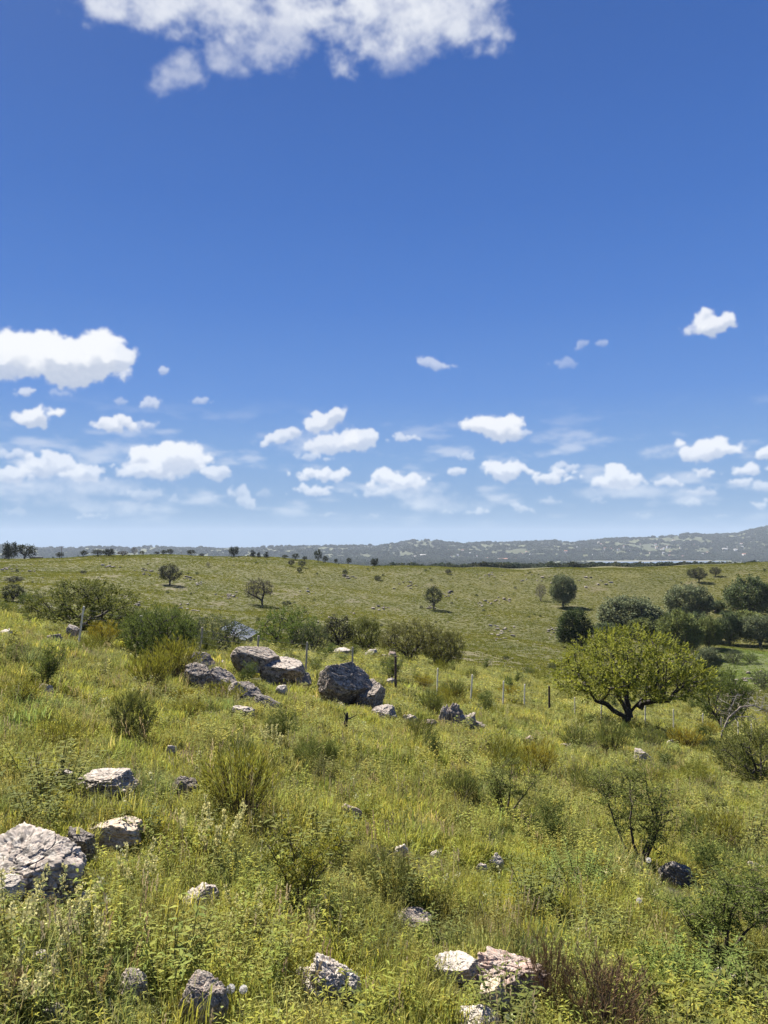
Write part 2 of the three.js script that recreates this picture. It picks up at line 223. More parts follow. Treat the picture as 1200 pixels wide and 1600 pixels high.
// ---------------------------------------------------------------- ground
const patch = (x, z) => fbm2(x / 7 + 31, z / 9 - 12, 3);
const bare = (x, z) => sst(.34, .6, fbm2(x / 26 - 8, z / 34 + 21, 4));
const meadow = (x, z) => { const d = -z, px = 600 + x / Math.max(d, 1) * FOCAL; return sst(1080, 1150, px) * sst(105, 125, d) * (1 - sst(158, 175, d)); };
{
  const T = 1024, td = new Uint8Array(T * T * 4), rg = rngOf(5);
  const tile = (f, s) => { const g = new Float32Array(T * T); for (let y = 0; y < T; y++) for (let x = 0; x < T; x++) { const a = x / T * 2 * PI, b = y / T * 2 * PI, r = f / (2 * PI); g[y * T + x] = n3(Math.cos(a) * r + s, Math.sin(a) * r + Math.cos(b) * r * .99, Math.sin(b) * r - s); } return g; };
  const g1 = tile(14, 3), g2 = tile(60, 9), g3 = tile(180, 4);
  for (let i = 0; i < T * T; i++) {
    const k = .76 + .04 * g1[i] + .08 * g2[i] + .10 * g3[i] + (rg() - .5) * .22, w = g2[i] * .04;
    td[i * 4] = clamp((k + w) * 255, 0, 255); td[i * 4 + 1] = clamp(k * 255, 0, 255); td[i * 4 + 2] = clamp((k - w) * 240, 0, 255); td[i * 4 + 3] = 255;
  }
  const tex = new THREE.DataTexture(td, T, T); tex.wrapS = tex.wrapT = THREE.RepeatWrapping; tex.magFilter = THREE.LinearFilter; tex.colorSpace = THREE.SRGBColorSpace; tex.needsUpdate = true;
  M.ground = std({ color: new THREE.Color().setScalar(.72), map: tex, roughness: 1, side: THREE.FrontSide });
  const ds = []; for (let d = -60; d < 3; d += 1.5) ds.push(d); for (let k = 0; k <= 560; k++) ds.push(3 * Math.pow(14000 / 3, k / 560));
  const NC = 360, pos = new Float32Array(ds.length * (NC + 1) * 3), col = new Float32Array(pos.length), uv = new Float32Array(ds.length * (NC + 1) * 2), idx = [];
  ds.forEach((d, r) => {
    for (let c = 0; c <= NC; c++) {
      const t = c / NC * 2 - 1, x = (Math.sign(t) * Math.pow(Math.abs(t), 1.25)) * (Math.max(d, 0) * .95 + 26), z = -d, i = r * (NC + 1) + c;
      pos.set([x, H(x, z), z], i * 3); uv.set([x / 21, z / 21], i * 2);
      const p = patch(x, z), hill = sst(60, 110, d), b = bare(x, z) * hill * (1 - sst(900, 1500, d));
      let k = mix3([.105, .085, .045], [.085, .085, .03], clamp(.5 + p, 0, 1));
      k = mix3(k, mix3([.178, .166, .022], [.128, .131, .018], clamp(.5 + .8 * fbm2(x / 40, z / 55, 4), 0, 1)), hill);
      k = mix3(k, [.22, .165, .09], b * .45);
      k = mix3(k, [.14, .175, .035], meadow(x, z));
      const far = sst(1200, 3000, d);
      if (far > 0) { const f = sst(-.05, .35, fbm2(x / 700 + 3, z / 500, 5)); let q = mix3([.115, .135, .034], [.075, .098, .034], f); const px = 600 + x / d * FOCAL; const shore = sst(.02, .3, lake(x, z + 130)) * (1 - lake(x, z)) * sst(900, 960, px); q = mix3(q, [.36, .32, .26], shore); k = mix3(k, q, far); }
      col.set(k, i * 3);
      if (r && c) { const a = i - NC - 2, e = i - NC - 1, g = i - 1; idx.push(a, e, i, a, i, g); }
    }
  });
  const g = new THREE.BufferGeometry(); g.setAttribute('position', new THREE.BufferAttribute(pos, 3)); g.setAttribute('color', new THREE.BufferAttribute(col, 3)); g.setAttribute('uv', new THREE.BufferAttribute(uv, 2)); g.setIndex(idx); g.computeVertexNormals();
  tag(put(new THREE.Mesh(g, M.ground), 'ground'), 'grassy hill country rolling down to a valley and up to a ridge', 'ground', null, 'structure');
  // lake
  const lp = [], li = [], NX = 90, NZ = 24;
  for (let r = 0; r <= NZ; r++) for (let c = 0; c <= NX; c++) { const d = lerp(3050, 4900, r / NZ), px = lerp(740, 1170, c / NX); lp.push((px - 600) / FOCAL * d, EYE - 93.4, -d); if (r && c) { const i = r * (NX + 1) + c; li.push(i - NX - 2, i - NX - 1, i, i - NX - 2, i, i - 1); } }
  const lg = new THREE.BufferGeometry(); lg.setAttribute('position', new THREE.Float32BufferAttribute(lp, 3)); lg.setIndex(li); lg.computeVertexNormals();
  tag(put(new THREE.Mesh(lg, new THREE.MeshStandardMaterial({ color: new THREE.Color().setRGB(.10, .13, .16), roughness: .25, metalness: 0 })), 'lake'), 'pale blue lake below the far hills', 'lake', null, 'structure');
}

// ---------------------------------------------------------------- rocks
const ROCKTONE = {
  pale: { a: [.48, .41, .345], b: [.29, .245, .205], dark: .32, pink: .25, lichen: .26 },
  grey: { a: [.35, .29, .235], b: [.20, .163, .13], dark: .33, pink: .35, lichen: .2 },
  pink: { a: [.46, .36, .30], b: [.31, .23, .19], dark: .24, pink: .6, lichen: .24 },
  cream: { a: [.56, .47, .35], b: [.40, .32, .225], dark: .08, pink: .4, lichen: .16 },
  white: { a: [.54, .48, .415], b: [.38, .33, .28], dark: .22, pink: .12, lichen: .28 },
  dark: { a: [.19, .16, .135], b: [.11, .092, .077], dark: .3, pink: .2, lichen: .2 },
};
function rockGeo(seed, sx, sy, sz, tone = 'grey', detail = 22, o = {}) {
  const rg = rngOf(seed * 7 + 3), t = ROCKTONE[tone], g0 = new THREE.IcosahedronGeometry(1, detail); g0.deleteAttribute('uv'); g0.deleteAttribute('normal');
  const g = mergeVertices(g0, 1e-4), p = g.attributes.position, N = p.count, col = new Float32Array(N * 3), planes = [], q = V();
  const np = o.planes ?? 13;
  for (let i = 0; i < np; i++) { const z = rg() * 2 - 1, a = rg() * 2 * PI, r = Math.sqrt(1 - z * z); planes.push([V(r * Math.cos(a), z, r * Math.sin(a)), .62 + .36 * rg()]); }
  { const tx = (rg() - .5) * .7, tz = (rg() - .3) * .6; planes.push([V(tx, 1, tz).normalize(), o.flat ?? .5 + .2 * rg()]); }
  const S = seed * 5.31, size = Math.max(sx, sy, sz), rough = o.rough ?? .10, cells = [], nc = o.cells ?? 54, sd = V(.5 * (rg() - .5), 1, .6 * (rg() - .5)).normalize(), sf = o.strata ?? 2.5 + 2.5 * rg();
  for (let i = 0; i < nc; i++) { const z = rg() * 2 - 1, a = rg() * 2 * PI, r = Math.sqrt(1 - z * z); cells.push([V(r * Math.cos(a), z, r * Math.sin(a)), rg() - .5, V(rg() - .5, rg() - .5, rg() - .5)]); }
  for (let i = 0; i < N; i++) {
    q.fromBufferAttribute(p, i).normalize();
    let r = 1.05; for (const [n, d] of planes) { const k = n.dot(q); if (k > .05) r = Math.min(r, d / k); }
    const bx = q.x * r, by = q.y * r, bz = q.z * r, s1 = fbm3(bx * 1.6 + S, by * 1.6, bz * 1.6, 3), s3 = fbm3(bx * 13 - S, by * 13, bz * 13, 3), jx = q.x + .045 * n3(bx * 4, by * 4, bz * 4 + S), jy = q.y + .045 * n3(bx * 4 + 9, by * 4, bz * 4 + S), jz = q.z + .045 * n3(bx * 4, by * 4 + 9, bz * 4 + S);
    let best = 9, cell = cells[0]; for (const e of cells) { const dx = jx - e[0].x, dy = (jy - e[0].y) * 1.6, dz = jz - e[0].z, dd = dx * dx + dy * dy + dz * dz; if (dd < best) { best = dd; cell = e; } }
    const chip = .9 * cell[1] + 2.2 * ((q.x - cell[0].x) * cell[2].x + (q.y - cell[0].y) * cell[2].y + (q.z - cell[0].z) * cell[2].z);
    const lay = (bx * sd.x + by * sd.y + bz * sd.z) * sf + .5 * s1, step = Math.abs((lay - Math.floor(lay)) - .5) * 2, crack = sst(.07, .0, Math.abs(fbm3(bx * 1.25 + 9, by * 1.25 - S, bz * 1.25 + S, 2)));
    r *= 1 + rough * (.55 * s1 + chip + .34 * s3 - .45 * sst(.82, .97, step)) - .07 * crack;
    p.setXYZ(i, q.x * r * sx, q.y * r * sy, q.z * r * sz);
    // stone, dark and pale lichen, pinkish stain: matter with outlines of its own
    const f = 1.2 / Math.max(size, .12) * size, n1 = fbm3(bx * 2.3 * f + 20, by * 2.3 * f + S, bz * 2.3 * f, 4), nD = fbm3(bx * 4.4 - S, by * 4.4 + 3, bz * 4.4, 4), nL = fbm3(bx * 6.5 + 2, by * 6.5 - S, bz * 6.5 + 8, 4), nP = fbm3(bx * 1.9 + S, by * 1.9 + 30, bz * 1.9, 3), nG = n3(bx * 26, by * 26, bz * 26 + S);
    let c = mix3(t.b, t.a, clamp(.5 + 1.1 * n1, 0, 1));
    c = mix3(c, [c[0] * 1.12, c[1] * .88, c[2] * .80], sst(.0, .5, nP) * t.pink);
    c = mix3(c, [.05, .046, .044], sst(.42 - t.dark, .62 - t.dark, nD) * .75);
    c = mix3(c, [.64, .59, .51], sst(.5 - t.lichen, .62 - t.lichen, nL) * .6);
    const nS = n3(bx * 17 + 40, by * 17, bz * 17 - S), k = (1 + .3 * nG) * (nS < -.45 ? .55 : 1); col[i * 3] = c[0] * k; col[i * 3 + 1] = c[1] * k; col[i * 3 + 2] = c[2] * k;
  }
  g.computeBoundingBox(); const bb = g.boundingBox, bs = V().subVectors(bb.max, bb.min), bc = V().addVectors(bb.max, bb.min).multiplyScalar(.5);
  g.translate(-bc.x, -bc.y, -bc.z); g.scale(2 * sx / bs.x, 2 * sy / bs.y, 2 * sz / bs.z);
  g.setAttribute('color', new THREE.BufferAttribute(col, 3)); g.computeVertexNormals(); return g;
}
const KEEP = [];                            // [x, z, radius, shortness] grass stays low or away here
// a rock seen at (px, base py) with width and height in photograph pixels
let rockSeed = 1;
function rock(px, py, w, h, tone, label, o = {}) {
  const p = o.d ? spot(px, o.d, py) : hit(px, py), k = mpp(p), W = w * k / 2, Hh = h * k * (w < 30 ? 1.1 : .8);
  const s = rockSeed++, D = W * (o.deep ?? .8), sink = o.sink ?? .4, half = Hh * (1 + sink) / 2, geo = rockGeo(o.seed ?? s, W, half, D, tone, o.detail ?? 22, o);
  const m = put(new THREE.Mesh(geo, M.rock), o.name ?? 'rock');
  m.position.set(p.x, p.y + Hh - half, p.z - D * .15); m.rotation.set(o.rx ?? 0, o.ry ?? 0, o.rz ?? 0);
  tag(m, label, o.category ?? 'rock', o.group); KEEP.push([m.position.x, m.position.z, W * .95, 1]); KEEP.push([m.position.x * .96, m.position.z + D + Math.min(.25, W), Math.max(W * .95, Math.min(.3, -m.position.z * .03)), .34]);
  return m;
}
rock(46, 1392, 160, 96, 'pale', 'large pale lichen-spotted rock with a dark cleft at the photo\'s left edge', { detail: 46, planes: 11, flat: .4, rough: .09, cells: 90, rz: -.06, deep: .9, rx: .1, name: 'boulder', category: 'boulder', seed: 34 });
rock(120, 1338, 54, 46, 'dark', 'dark speckled block wedged against the large pale rock', { detail: 26, rz: -.3 });
rock(178, 1318, 84, 44, 'cream', 'cream flat rock half sunk behind the large pale rock', { detail: 26, rough: .12 });
rock(8, 1408, 52, 44, 'white', 'white rock at the left edge below the large pale rock', { detail: 22 });
rock(78, 1412, 52, 30, 'white', 'low white rock just below the large pale rock', { detail: 22 });
rock(165, 1238, 92, 38, 'pale', 'long pale broken rock in the grass above the large pale rock', { detail: 30, rough: .16 });
rock(99, 1220, 28, 16, 'white', 'small white stone beside the long pale broken rock');
rock(286, 1246, 40, 40, 'grey', 'grey mossy rock left of the tall broom shrub', { detail: 24, rz: -.5 });
rock(268, 1178, 16, 12, 'white', 'small white stone under the little thorn sapling');
rock(314, 1420, 62, 40, 'pale', 'angular pale rock with a pointed dark end behind the large-leaved plant', { detail: 28, planes: 8, rz: .35 });
rock(317, 1606, 76, 92, 'grey', 'grey rock with streaked face at the bottom edge beside the seed puffs', { detail: 36, planes: 8, rough: .08 });
rock(206, 1562, 48, 50, 'pale', 'pale rock beneath the large-leaved plant', { detail: 26 });
rock(126, 1446, 26, 46, 'pale', 'narrow upright pale rock among stems under the white rocks', { detail: 22 });
rock(62, 1512, 34, 30, 'white', 'white stone hidden among flower stems at lower left', { detail: 18 });
rock(84, 1600, 40, 36, 'pale', 'pale rock at the bottom edge, left of the rock beneath the large-leaved plant', { detail: 20 });
rock(520, 1568, 92, 80, 'white', 'domed white rock with an orange spot, largest of the bottom edge\'s middle', { detail: 40, planes: 9, rough: .15 });
rock(478, 1548, 36, 40, 'pale', 'knobbly small rock leaning on the domed white rock', { detail: 26, rough: .2 });
rock(710, 1526, 76, 34, 'white', 'low white rock with dark stripes left of the pinkish slab', { detail: 30, strata: 6, rough: .16 });
rock(795, 1552, 118, 74, 'pink', 'pinkish sloping slab beside the dry brown shrub', { detail: 40, planes: 10, rz: -.35, rough: .12 });
rock(774, 1580, 50, 54, 'cream', 'rounded cream rock below the pinkish slab', { detail: 28, planes: 20, rough: .07 });
rock(748, 1612, 66, 42, 'white', 'white rock cut by the bottom edge under the cream rock', { detail: 26 });
rock(834, 1552, 30, 30, 'white', 'small white block at the right end of the pinkish slab', { detail: 22 });
rock(545, 1284, 34, 34, 'pink', 'lone pinkish orange stone in the middle of the meadow', { detail: 24, rz: -.6 });
rock(776, 1360, 24, 22, 'white', 'bright white stone alone right of the meadow\'s middle', { detail: 20 });
rock(753, 1368, 20, 16, 'pale', 'pale stone just left of the bright white lone stone', { detail: 16 });
rock(628, 1337, 22, 16, 'white', 'small white stone above the narrow-leaved bush', { detail: 16 });
rock(680, 1345, 16, 15, 'white', 'tiny white stone right of the narrow-leaved bush', { detail: 14 });
rock(645, 1442, 60, 18, 'grey', 'low grey stone flush with the grass above the striped white rock', { detail: 18 });
rock(914, 1467, 26, 16, 'white', 'small white stone above the dry brown shrub', { detail: 16 });
rock(1130, 1544, 42, 32, 'white', 'white stone under the feathery green plant', { detail: 20 });
rock(1126, 1566, 34, 24, 'pink', 'brownish stone below the white stone at lower right', { detail: 16 });
rock(1182, 1365, 26, 16, 'pale', 'pale stone at the right edge among leafy weeds', { detail: 16 });
rock(1058, 1384, 56, 42, 'dark', 'dark rock under the twiggy thorn sapling on the right', { detail: 26, planes: 9, rz: -.4 });
rock(1003, 1194, 30, 28, 'pale', 'pale rock in front of the umbrella-shaped thorn tree', { detail: 24, planes: 16 });
rock(1047, 1165, 12, 8, 'white', 'small white stone in the shade of the umbrella-shaped thorn tree', { detail: 12 });
rock(827, 1160, 14, 9, 'pink', 'small pinkish stone above the golden broom bush', { detail: 12 });
rock(885, 1172, 22, 9, 'grey', 'flat grey stone right of the golden broom bush', { detail: 12 });
rock(72, 1090, 24, 20, 'cream', 'pale stone in tall weeds on the left slope', { detail: 18 });
rock(113, 1002, 20, 24, 'pale', 'pale upright rock beside the leaning fence post', { detail: 18 });
rock(85, 1006, 26, 14, 'grey', 'grey rock left of the pale upright rock by the leaning post', { detail: 18 });
rock(8, 996, 22, 12, 'white', 'white rock at the left edge below the thorn thicket', { detail: 16 });
// the boulders below the fence
rock(311, 1046, 48, 32, 'grey', 'upper dark grey block of the boulder heap beside the shrub', { detail: 30, planes: 9, rz: -.3, rx: .3, name: 'boulder', category: 'boulder', sink: .5 });
rock(311, 1078, 52, 50, 'grey', 'squarish front block of the boulder heap beside the shrub', { detail: 34, planes: 7, rx: .3, name: 'boulder', category: 'boulder' });
rock(345, 1080, 58, 36, 'grey', 'sloping middle block in the line of boulders', { detail: 28, planes: 8, rz: -.45, rx: .3, name: 'boulder', category: 'boulder', lift: .5 });
rock(382, 1096, 60, 30, 'grey', 'long low block further down the line of boulders', { detail: 28, planes: 9, rz: -.5, rx: .3, name: 'boulder', category: 'boulder', lift: .5 });
rock(414, 1110, 42, 24, 'dark', 'last small dark block at the foot of the line of boulders', { detail: 24, planes: 8, rz: -.5, rx: .3, name: 'boulder', category: 'boulder', lift: .5 });
rock(374, 1120, 50, 20, 'pale', 'low pale ledge in the grass below the line of boulders', { detail: 24, rough: .16 });
rock(345, 1012, 18, 8, 'pale', 'flat pale stone between the two boulder heaps', { detail: 12, d: 25 });
rock(390, 1012, 16, 7, 'pale', 'flat pale stone behind the layered boulder', { detail: 12, d: 30 });
rock(440, 1086, 20, 14, 'white', 'whitish stone below the layered boulder', { detail: 16 });
{ // layered boulder of two blocks
  const p = hit(412, 1066), k = mpp(p), g = new THREE.Group(); g.position.copy(p); g.rotation.set(.25, 0, -.30);
  const a = part('block', rockGeo(201, 38 * k, 23 * k, 28 * k, 'grey', 40, { planes: 8, strata: 4, rough: .07, flat: .5 }), M.rock, g); a.position.set(-24 * k, 16 * k, -20 * k);
  const b = part('block', rockGeo(202, 37 * k, 25 * k, 30 * k, 'pale', 38, { planes: 8, strata: 3, rough: .075, flat: .5 }), M.rock, g); b.position.set(22 * k, 16 * k, -18 * k);
  const c = part('block', rockGeo(203, 18 * k, 14 * k, 16 * k, 'grey', 24, { planes: 9 }), M.rock, g); c.position.set(54 * k, 12 * k, -12 * k);
  tag(put(g, 'boulder'), 'long layered grey boulder sloping down to the right, left of the leaning cracked boulder', 'boulder'); KEEP.push([p.x, p.z - 20 * k, 52 * k, 1], [p.x, p.z + 14 * k, 50 * k, .4]);
}
{ // the leaning cracked boulder
  const p = hit(541, 1106), k = mpp(p), g = new THREE.Group(); g.position.copy(p); g.rotation.set(.3, 0, -.42);
  const a = part('block', rockGeo(211, 45 * k, 32 * k, 32 * k, 'grey', 54, { planes: 7, rough: .06, strata: 3, cells: 44, flat: .55 }), M.rock, g); a.position.set(-13 * k, 25 * k, -18 * k);
  const b = part('block', rockGeo(212, 23 * k, 30 * k, 28 * k, 'grey', 46, { planes: 7, rough: .065, cells: 40, flat: .6 }), M.rock, g); b.position.set(31 * k, 19 * k, -14 * k); b.rotation.z = .25;
  tag(put(g, 'boulder'), 'big leaning boulder split by a crack, its near face in shadow', 'boulder'); KEEP.push([p.x, p.z - 18 * k, 46 * k, 1], [p.x, p.z + 18 * k, 48 * k, .4]);
}
rock(601, 1122, 42, 24, 'pale', 'pale rock at the foot of the split leaning boulder', { detail: 26, rough: .16 });
rock(505, 1094, 18, 16, 'pink', 'pinkish stone in front of the split leaning boulder', { detail: 16 });
rock(488, 1096, 11, 9, 'white', 'little whitish stone left of the pinkish stone', { detail: 12 });
rock(532, 1108, 12, 10, 'cream', 'cream stone under the shaded face of the split boulder', { detail: 12 });
rock(640, 1128, 30, 13, 'pale', 'low pale stones right of the split boulder\'s foot', { detail: 18, rough: .2 });
rock(672, 1134, 24, 9, 'pink', 'low pinkish stone left of the jagged outcrop', { detail: 14 });
rock(610, 1068, 14, 8, 'white', 'small white stone left of the dark fence post', { detail: 12 });
{ // jagged outcrop
  const p = hit(722, 1138), k = mpp(p), g = new THREE.Group(); g.position.copy(p); let s = 0;
  for (const [x, w, h, t] of [[-26, 11, 30, 'pale'], [-12, 12, 34, 'grey'], [2, 10, 22, 'pale'], [12, 9, 27, 'pale'], [24, 13, 14, 'grey'], [36, 10, 8, 'pale']]) {
    const b = part('block', rockGeo(231 + s, w * k, h * k * .8, 12 * k, t, 26, { planes: 9, rough: .17 }), M.rock, g); b.position.set(x * k, h * .35 * k - 1.5 * (x + 26) * .09 * k, (-6 + (s % 3) * 3) * k); b.rotation.z = -.25; s++;
  }
  tag(put(g, 'outcrop'), 'jagged pale outcrop of upright blocks below the fence', 'outcrop'); KEEP.push([p.x, p.z - 6 * k, 34 * k, 1], [p.x, p.z + 10 * k, 30 * k, .45]);
}
rock(580, 1013, 26, 14, 'white', 'white rock beyond the fence left of the thorn trees', { detail: 16, d: 55 });
rock(530, 1010, 40, 15, 'white', 'long white rock ledge beyond the fence behind the split boulder', { detail: 18, d: 52 });
rock(614, 1020, 16, 15, 'pink', 'brown and white rock under the thorn trees beyond the fence', { detail: 16, d: 52 });
rock(600, 1016, 12, 9, 'grey', 'grey stone beside the brown and white rock beyond the fence', { detail: 12, d: 53 });
rock(475, 1003, 24, 7, 'pale', 'flat pale stone by the bright green bush beyond the fence', { detail: 12, d: 50 });

// stones on the far slope, in small clusters
const hillRockGeos = [0, 1, 2, 3, 4].map((i) => rockGeo(300 + i, 1, .62, .9, ['pale', 'white', 'dark', 'grey', 'pink'][i], 7, { rough: .16 }));
{
  const rg = rngOf(404);
  const clusters = [
    [12, 890, 22, 6, 12, 'stone in the pale rubble heap at the left end of the ridge'], [45, 893, 18, 2, 4, 'dark stone right of the rubble heap near the ridge'], [48, 950, 40, 4, 10, 'stone in the low rock row below the left thorn thicket'], [180, 886, 26, 2, 6, 'pale stone in the line below the ridge trees'],
    [232, 893, 24, 12, 16, 'pale stone left of the round dark tree on the slope'], [296, 904, 14, 5, 6, 'pale stone right of the round dark tree on the slope'], [312, 912, 8, 4, 5, 'white stone in the pair right of the round dark tree'], [355, 932, 26, 8, 14, 'stone in the slanting row left of the bare-branched tree'], [212, 945, 22, 8, 9, 'dark stone above the grey concrete post'], [290, 950, 26, 10, 10, 'stone in the bare patch above the metal roof'],
    [478, 922, 12, 8, 5, 'white stone in the middle of the slope'], [543, 902, 14, 3, 6, 'pale stone beneath the little round tree on the slope'], [596, 950, 18, 5, 8, 'pale stone low on the slope above the small thorn tree'], [640, 915, 26, 10, 12, 'stone in the scatter left of the dark leaning tree'], [670, 948, 12, 5, 7, 'grey stone at the foot of the dark leaning tree'], [702, 930, 16, 8, 10, 'stone in the scatter right of the dark leaning tree'],
    [756, 945, 12, 6, 9, 'stone in the upper cluster of the slope\'s middle'], [785, 938, 16, 7, 9, 'stone in the cluster left of the bare sapling'], [786, 988, 26, 12, 18, 'stone in the big pale scatter above the valley floor'], [845, 905, 40, 10, 12, 'stone in the pale scatter near the right ridge'], [770, 900, 30, 6, 8, 'stone in the pinkish patch under the right ridge'], [1120, 955, 26, 4, 8, 'reddish stone in the bare bank between the valley trees'], [1160, 1060, 40, 20, 10, 'stone on the bare bank beyond the dead tree'], [520, 965, 60, 12, 10, 'stone scattered above the grey bush'], [860, 985, 24, 6, 8, 'stone left of the dark green valley tree'], [930, 910, 40, 14, 9, 'stone scattered right of the tall lone tree']];
  for (const [px, py, rx, ry, n, label] of clusters) for (let i = 0; i < n * 1.2; i++) {
    const p = hit(px + (rg() + rg() - 1) * rx, py + (rg() + rg() - 1) * ry, 70), k = mpp(p), s = (.9 + 2.6 * rg() * rg()) * k * .8 + .13, m = put(new THREE.Mesh(hillRockGeos[/white/.test(label) ? 1 : /dark/.test(label) ? 2 : /grey/.test(label) ? 3 : /reddish/.test(label) ? 4 : rg() < .5 ? 0 : 3], M.rock), 'hill_stone');
    m.position.copy(p); m.position.y += s * .24; m.scale.set(s * (1 + .5 * rg()), s * 1.1, s); m.rotation.y = rg() * 6.3; tag(m, label, 'stone', label.replace(/^\w+ ?\w* stone/, 'stones').replace(/^stone /, 'stones '));
  }
  // loose stones nobody could count
  const N = 500, im = new THREE.InstancedMesh(hillRockGeos[0], M.rock, N), mt = new THREE.Matrix4(), qq = new THREE.Quaternion(), up = V(0, 1, 0); let c = 0, tries = 0;
  while (c < N && tries++ < 60000) {
    const px = rg() * 1300 - 50, d = 75 + 250 * Math.sqrt(rg()), x = (px - 600) / FOCAL * d, z = -d, y = H(x, z);
    if (fbm2(x / 20 + 50, z / 24, 3) < .12 + .35 * rg()) continue;
    const s = .07 + .22 * rg() * rg(); im.setMatrixAt(c++, mt.compose(V(x, y + s * .2, z), qq.setFromAxisAngle(up, rg() * 6.3), V(s * 1.4, s, s)));
  }
  im.count = c; tag(put(im, 'loose_stones'), 'loose pale stones strewn over the far slope', 'stones', null, 'stuff');
}

// ---------------------------------------------------------------- trees and shrubs
function grow(o) {                          // branches that grow towards points filling the crown
  const rg = rngOf(o.seed), A = [], nodes = [];
  let guard = 0; while (A.length < o.points && guard++ < o.points * 60) { const q = V(rg() * 2 - 1, rg() * 2 - 1, rg() * 2 - 1); const l = q.length(); if (l > 1 || l < (o.hollow ?? .35) * (q.y > -.3 ? 1 : .3)) continue; const w = V(q.x * o.rx, q.y > 0 ? q.y * o.top : q.y * o.bottom, q.z * (o.rz ?? o.rx)); if (o.lumps && fbm3(w.x / o.lumps + o.seed, w.y / o.lumps, w.z / o.lumps, 2) < (o.gap ?? -.12)) continue; w.y += o.cy - (o.droop ?? 0) * (w.x * w.x + w.z * w.z) / o.rx; w.x += o.cx ?? 0; if (w.y < .12) continue; A.push(w); }
  const add = (p, parent) => { nodes.push({ p, parent, n: 0, r: 0 }); return nodes.length - 1; };
  for (const st of o.stems) { let prev = add(V(...st[0]), -1); for (let k = 1; k < st.length; k++) { const a = nodes[prev].p.clone(), b = V(...st[k]), L = a.distanceTo(b), m = Math.max(1, Math.round(L / o.step)); for (let j = 1; j <= m; j++) { const q = a.clone().lerp(b, j / m); q.x += (rg() - .5) * o.step * .3; q.z += (rg() - .5) * o.step * .3; prev = add(q, prev); } } }
  const near = A.map((a) => { let bi = 0, bd = 1e9; nodes.forEach((n, i) => { const d = n.p.distanceToSquared(a); if (d < bd) { bd = d; bi = i; } }); return [bi, bd]; }), alive = A.map(() => true), kill = (o.kill ?? 1.6) * o.step;
  for (let it = 0; it < (o.iters ?? 60); it++) {
    const pull = new Map(); let any = false;
    A.forEach((a, i) => { if (!alive[i]) return; any = true; const k = near[i][0], d = V().subVectors(a, nodes[k].p).normalize(); if (!pull.has(k)) pull.set(k, V()); pull.get(k).add(d); });
    if (!any) break; const first = nodes.length;
    for (const [k, d] of pull) { d.add(V((rg() - .5), (rg() - .5) * .8 + (o.lift ?? .1), (rg() - .5)).multiplyScalar(o.wiggle ?? .7)).normalize(); if (nodes[k].n++ > 5) continue; add(nodes[k].p.clone().addScaledVector(d, o.step), k); }
    for (let j = first; j < nodes.length; j++) A.forEach((a, i) => { if (!alive[i]) return; const d = nodes[j].p.distanceToSquared(a); if (d < near[i][1]) near[i] = [j, d]; if (d < kill * kill) alive[i] = false; });
    if (nodes.length === first || nodes.length > 4000) break;
  }
  nodes.forEach((n) => { n.kids = []; }); nodes.forEach((n, i) => { if (n.parent >= 0) nodes[n.parent].kids.push(i); });
  for (let i = nodes.length - 1; i >= 0; i--) { const n = nodes[i]; n.r = n.kids.length ? Math.pow(n.kids.reduce((s, k) => s + Math.pow(nodes[k].r, 2.05), 0), 1 / 2.05) + .012 : 1; n.tip = n.kids.length ? 1 + Math.max(...n.kids.map((k) => nodes[k].tip)) : 0; }
  const scale = o.trunk / Math.max(...nodes.map((n) => n.r)); nodes.forEach((n) => { n.r = Math.max(n.r * scale, o.twig ?? .006); });
  return { nodes, rg };
}
function wood(t, bark, minR = 0, sides = 5) {
  const mb = new MB(), { nodes, rg } = t;
  nodes.forEach((n, i) => { if (n.parent >= 0 && nodes[n.parent].kids.indexOf(i) === 0) return;                  // walk each branch from its fork to its tip
    const pts = [], rs = []; if (n.parent >= 0) { pts.push(nodes[n.parent].p); rs.push(Math.min(nodes[n.parent].r, n.r * 1.3)); }
    let k = i; while (true) { pts.push(nodes[k].p); rs.push(nodes[k].r); if (!nodes[k].kids.length) break; k = nodes[k].kids[0]; }
    if (pts.length < 2 || rs[Math.min(1, rs.length - 1)] < minR) return; if (n.parent < 0) { rs[0] *= 1.35; pts[0] = pts[0].clone(); pts[0].y -= .15; }
    mb.tube(pts, rs, rs[0] > .05 ? sides + 2 : sides > 4 && rs[0] < .02 ? 3 : sides, vary(bark, rg, .25)); });
  return mb.geo();
}
// kinds of foliage: a function that adds one spray at p along direction d
const SPRAY = {
  acacia: (mb, p, d, s, col, rg) => {       // finger of paired leaflets
    const L = s * (.6 + .8 * rg()), n = 8, side0 = V().crossVectors(d, V(rg() - .5, rg() - .5, rg() - .5)).normalize();
    for (let k = 0; k < n; k++) { const q = p.clone().addScaledVector(d, L * k / n), sd = side0.clone().applyAxisAngle(d, k * 2.2 + rg()), dir = d.clone().multiplyScalar(.55).add(sd).normalize(); mb.quad(q, dir, V().crossVectors(dir, d).normalize(), L * .26 * (1.1 - .5 * k / n), L * .07, vary(col, rg, .22)); }
    mb.quad(p.clone().addScaledVector(d, L * .6), d, side0, L * .55, L * .07, col);
  },
  broad: (mb, p, d, s, col, rg) => {        // clump of small leaves
    for (let k = 0; k < 9; k++) { const q = V(rg() * 2 - 1, rg() * 2 - 1, rg() * 2 - 1).multiplyScalar(s * .55).add(p), dir = V(rg() - .5, rg() * .7 - .35, rg() - .5).addScaledVector(d, .3).normalize(), sd = V().crossVectors(dir, V(rg() - .5, rg() + .4, rg() - .5)).normalize(); mb.quad(q, dir, sd, s * (.34 + .22 * rg()), s * .12, vary(col, rg, .25)); }
  },
};
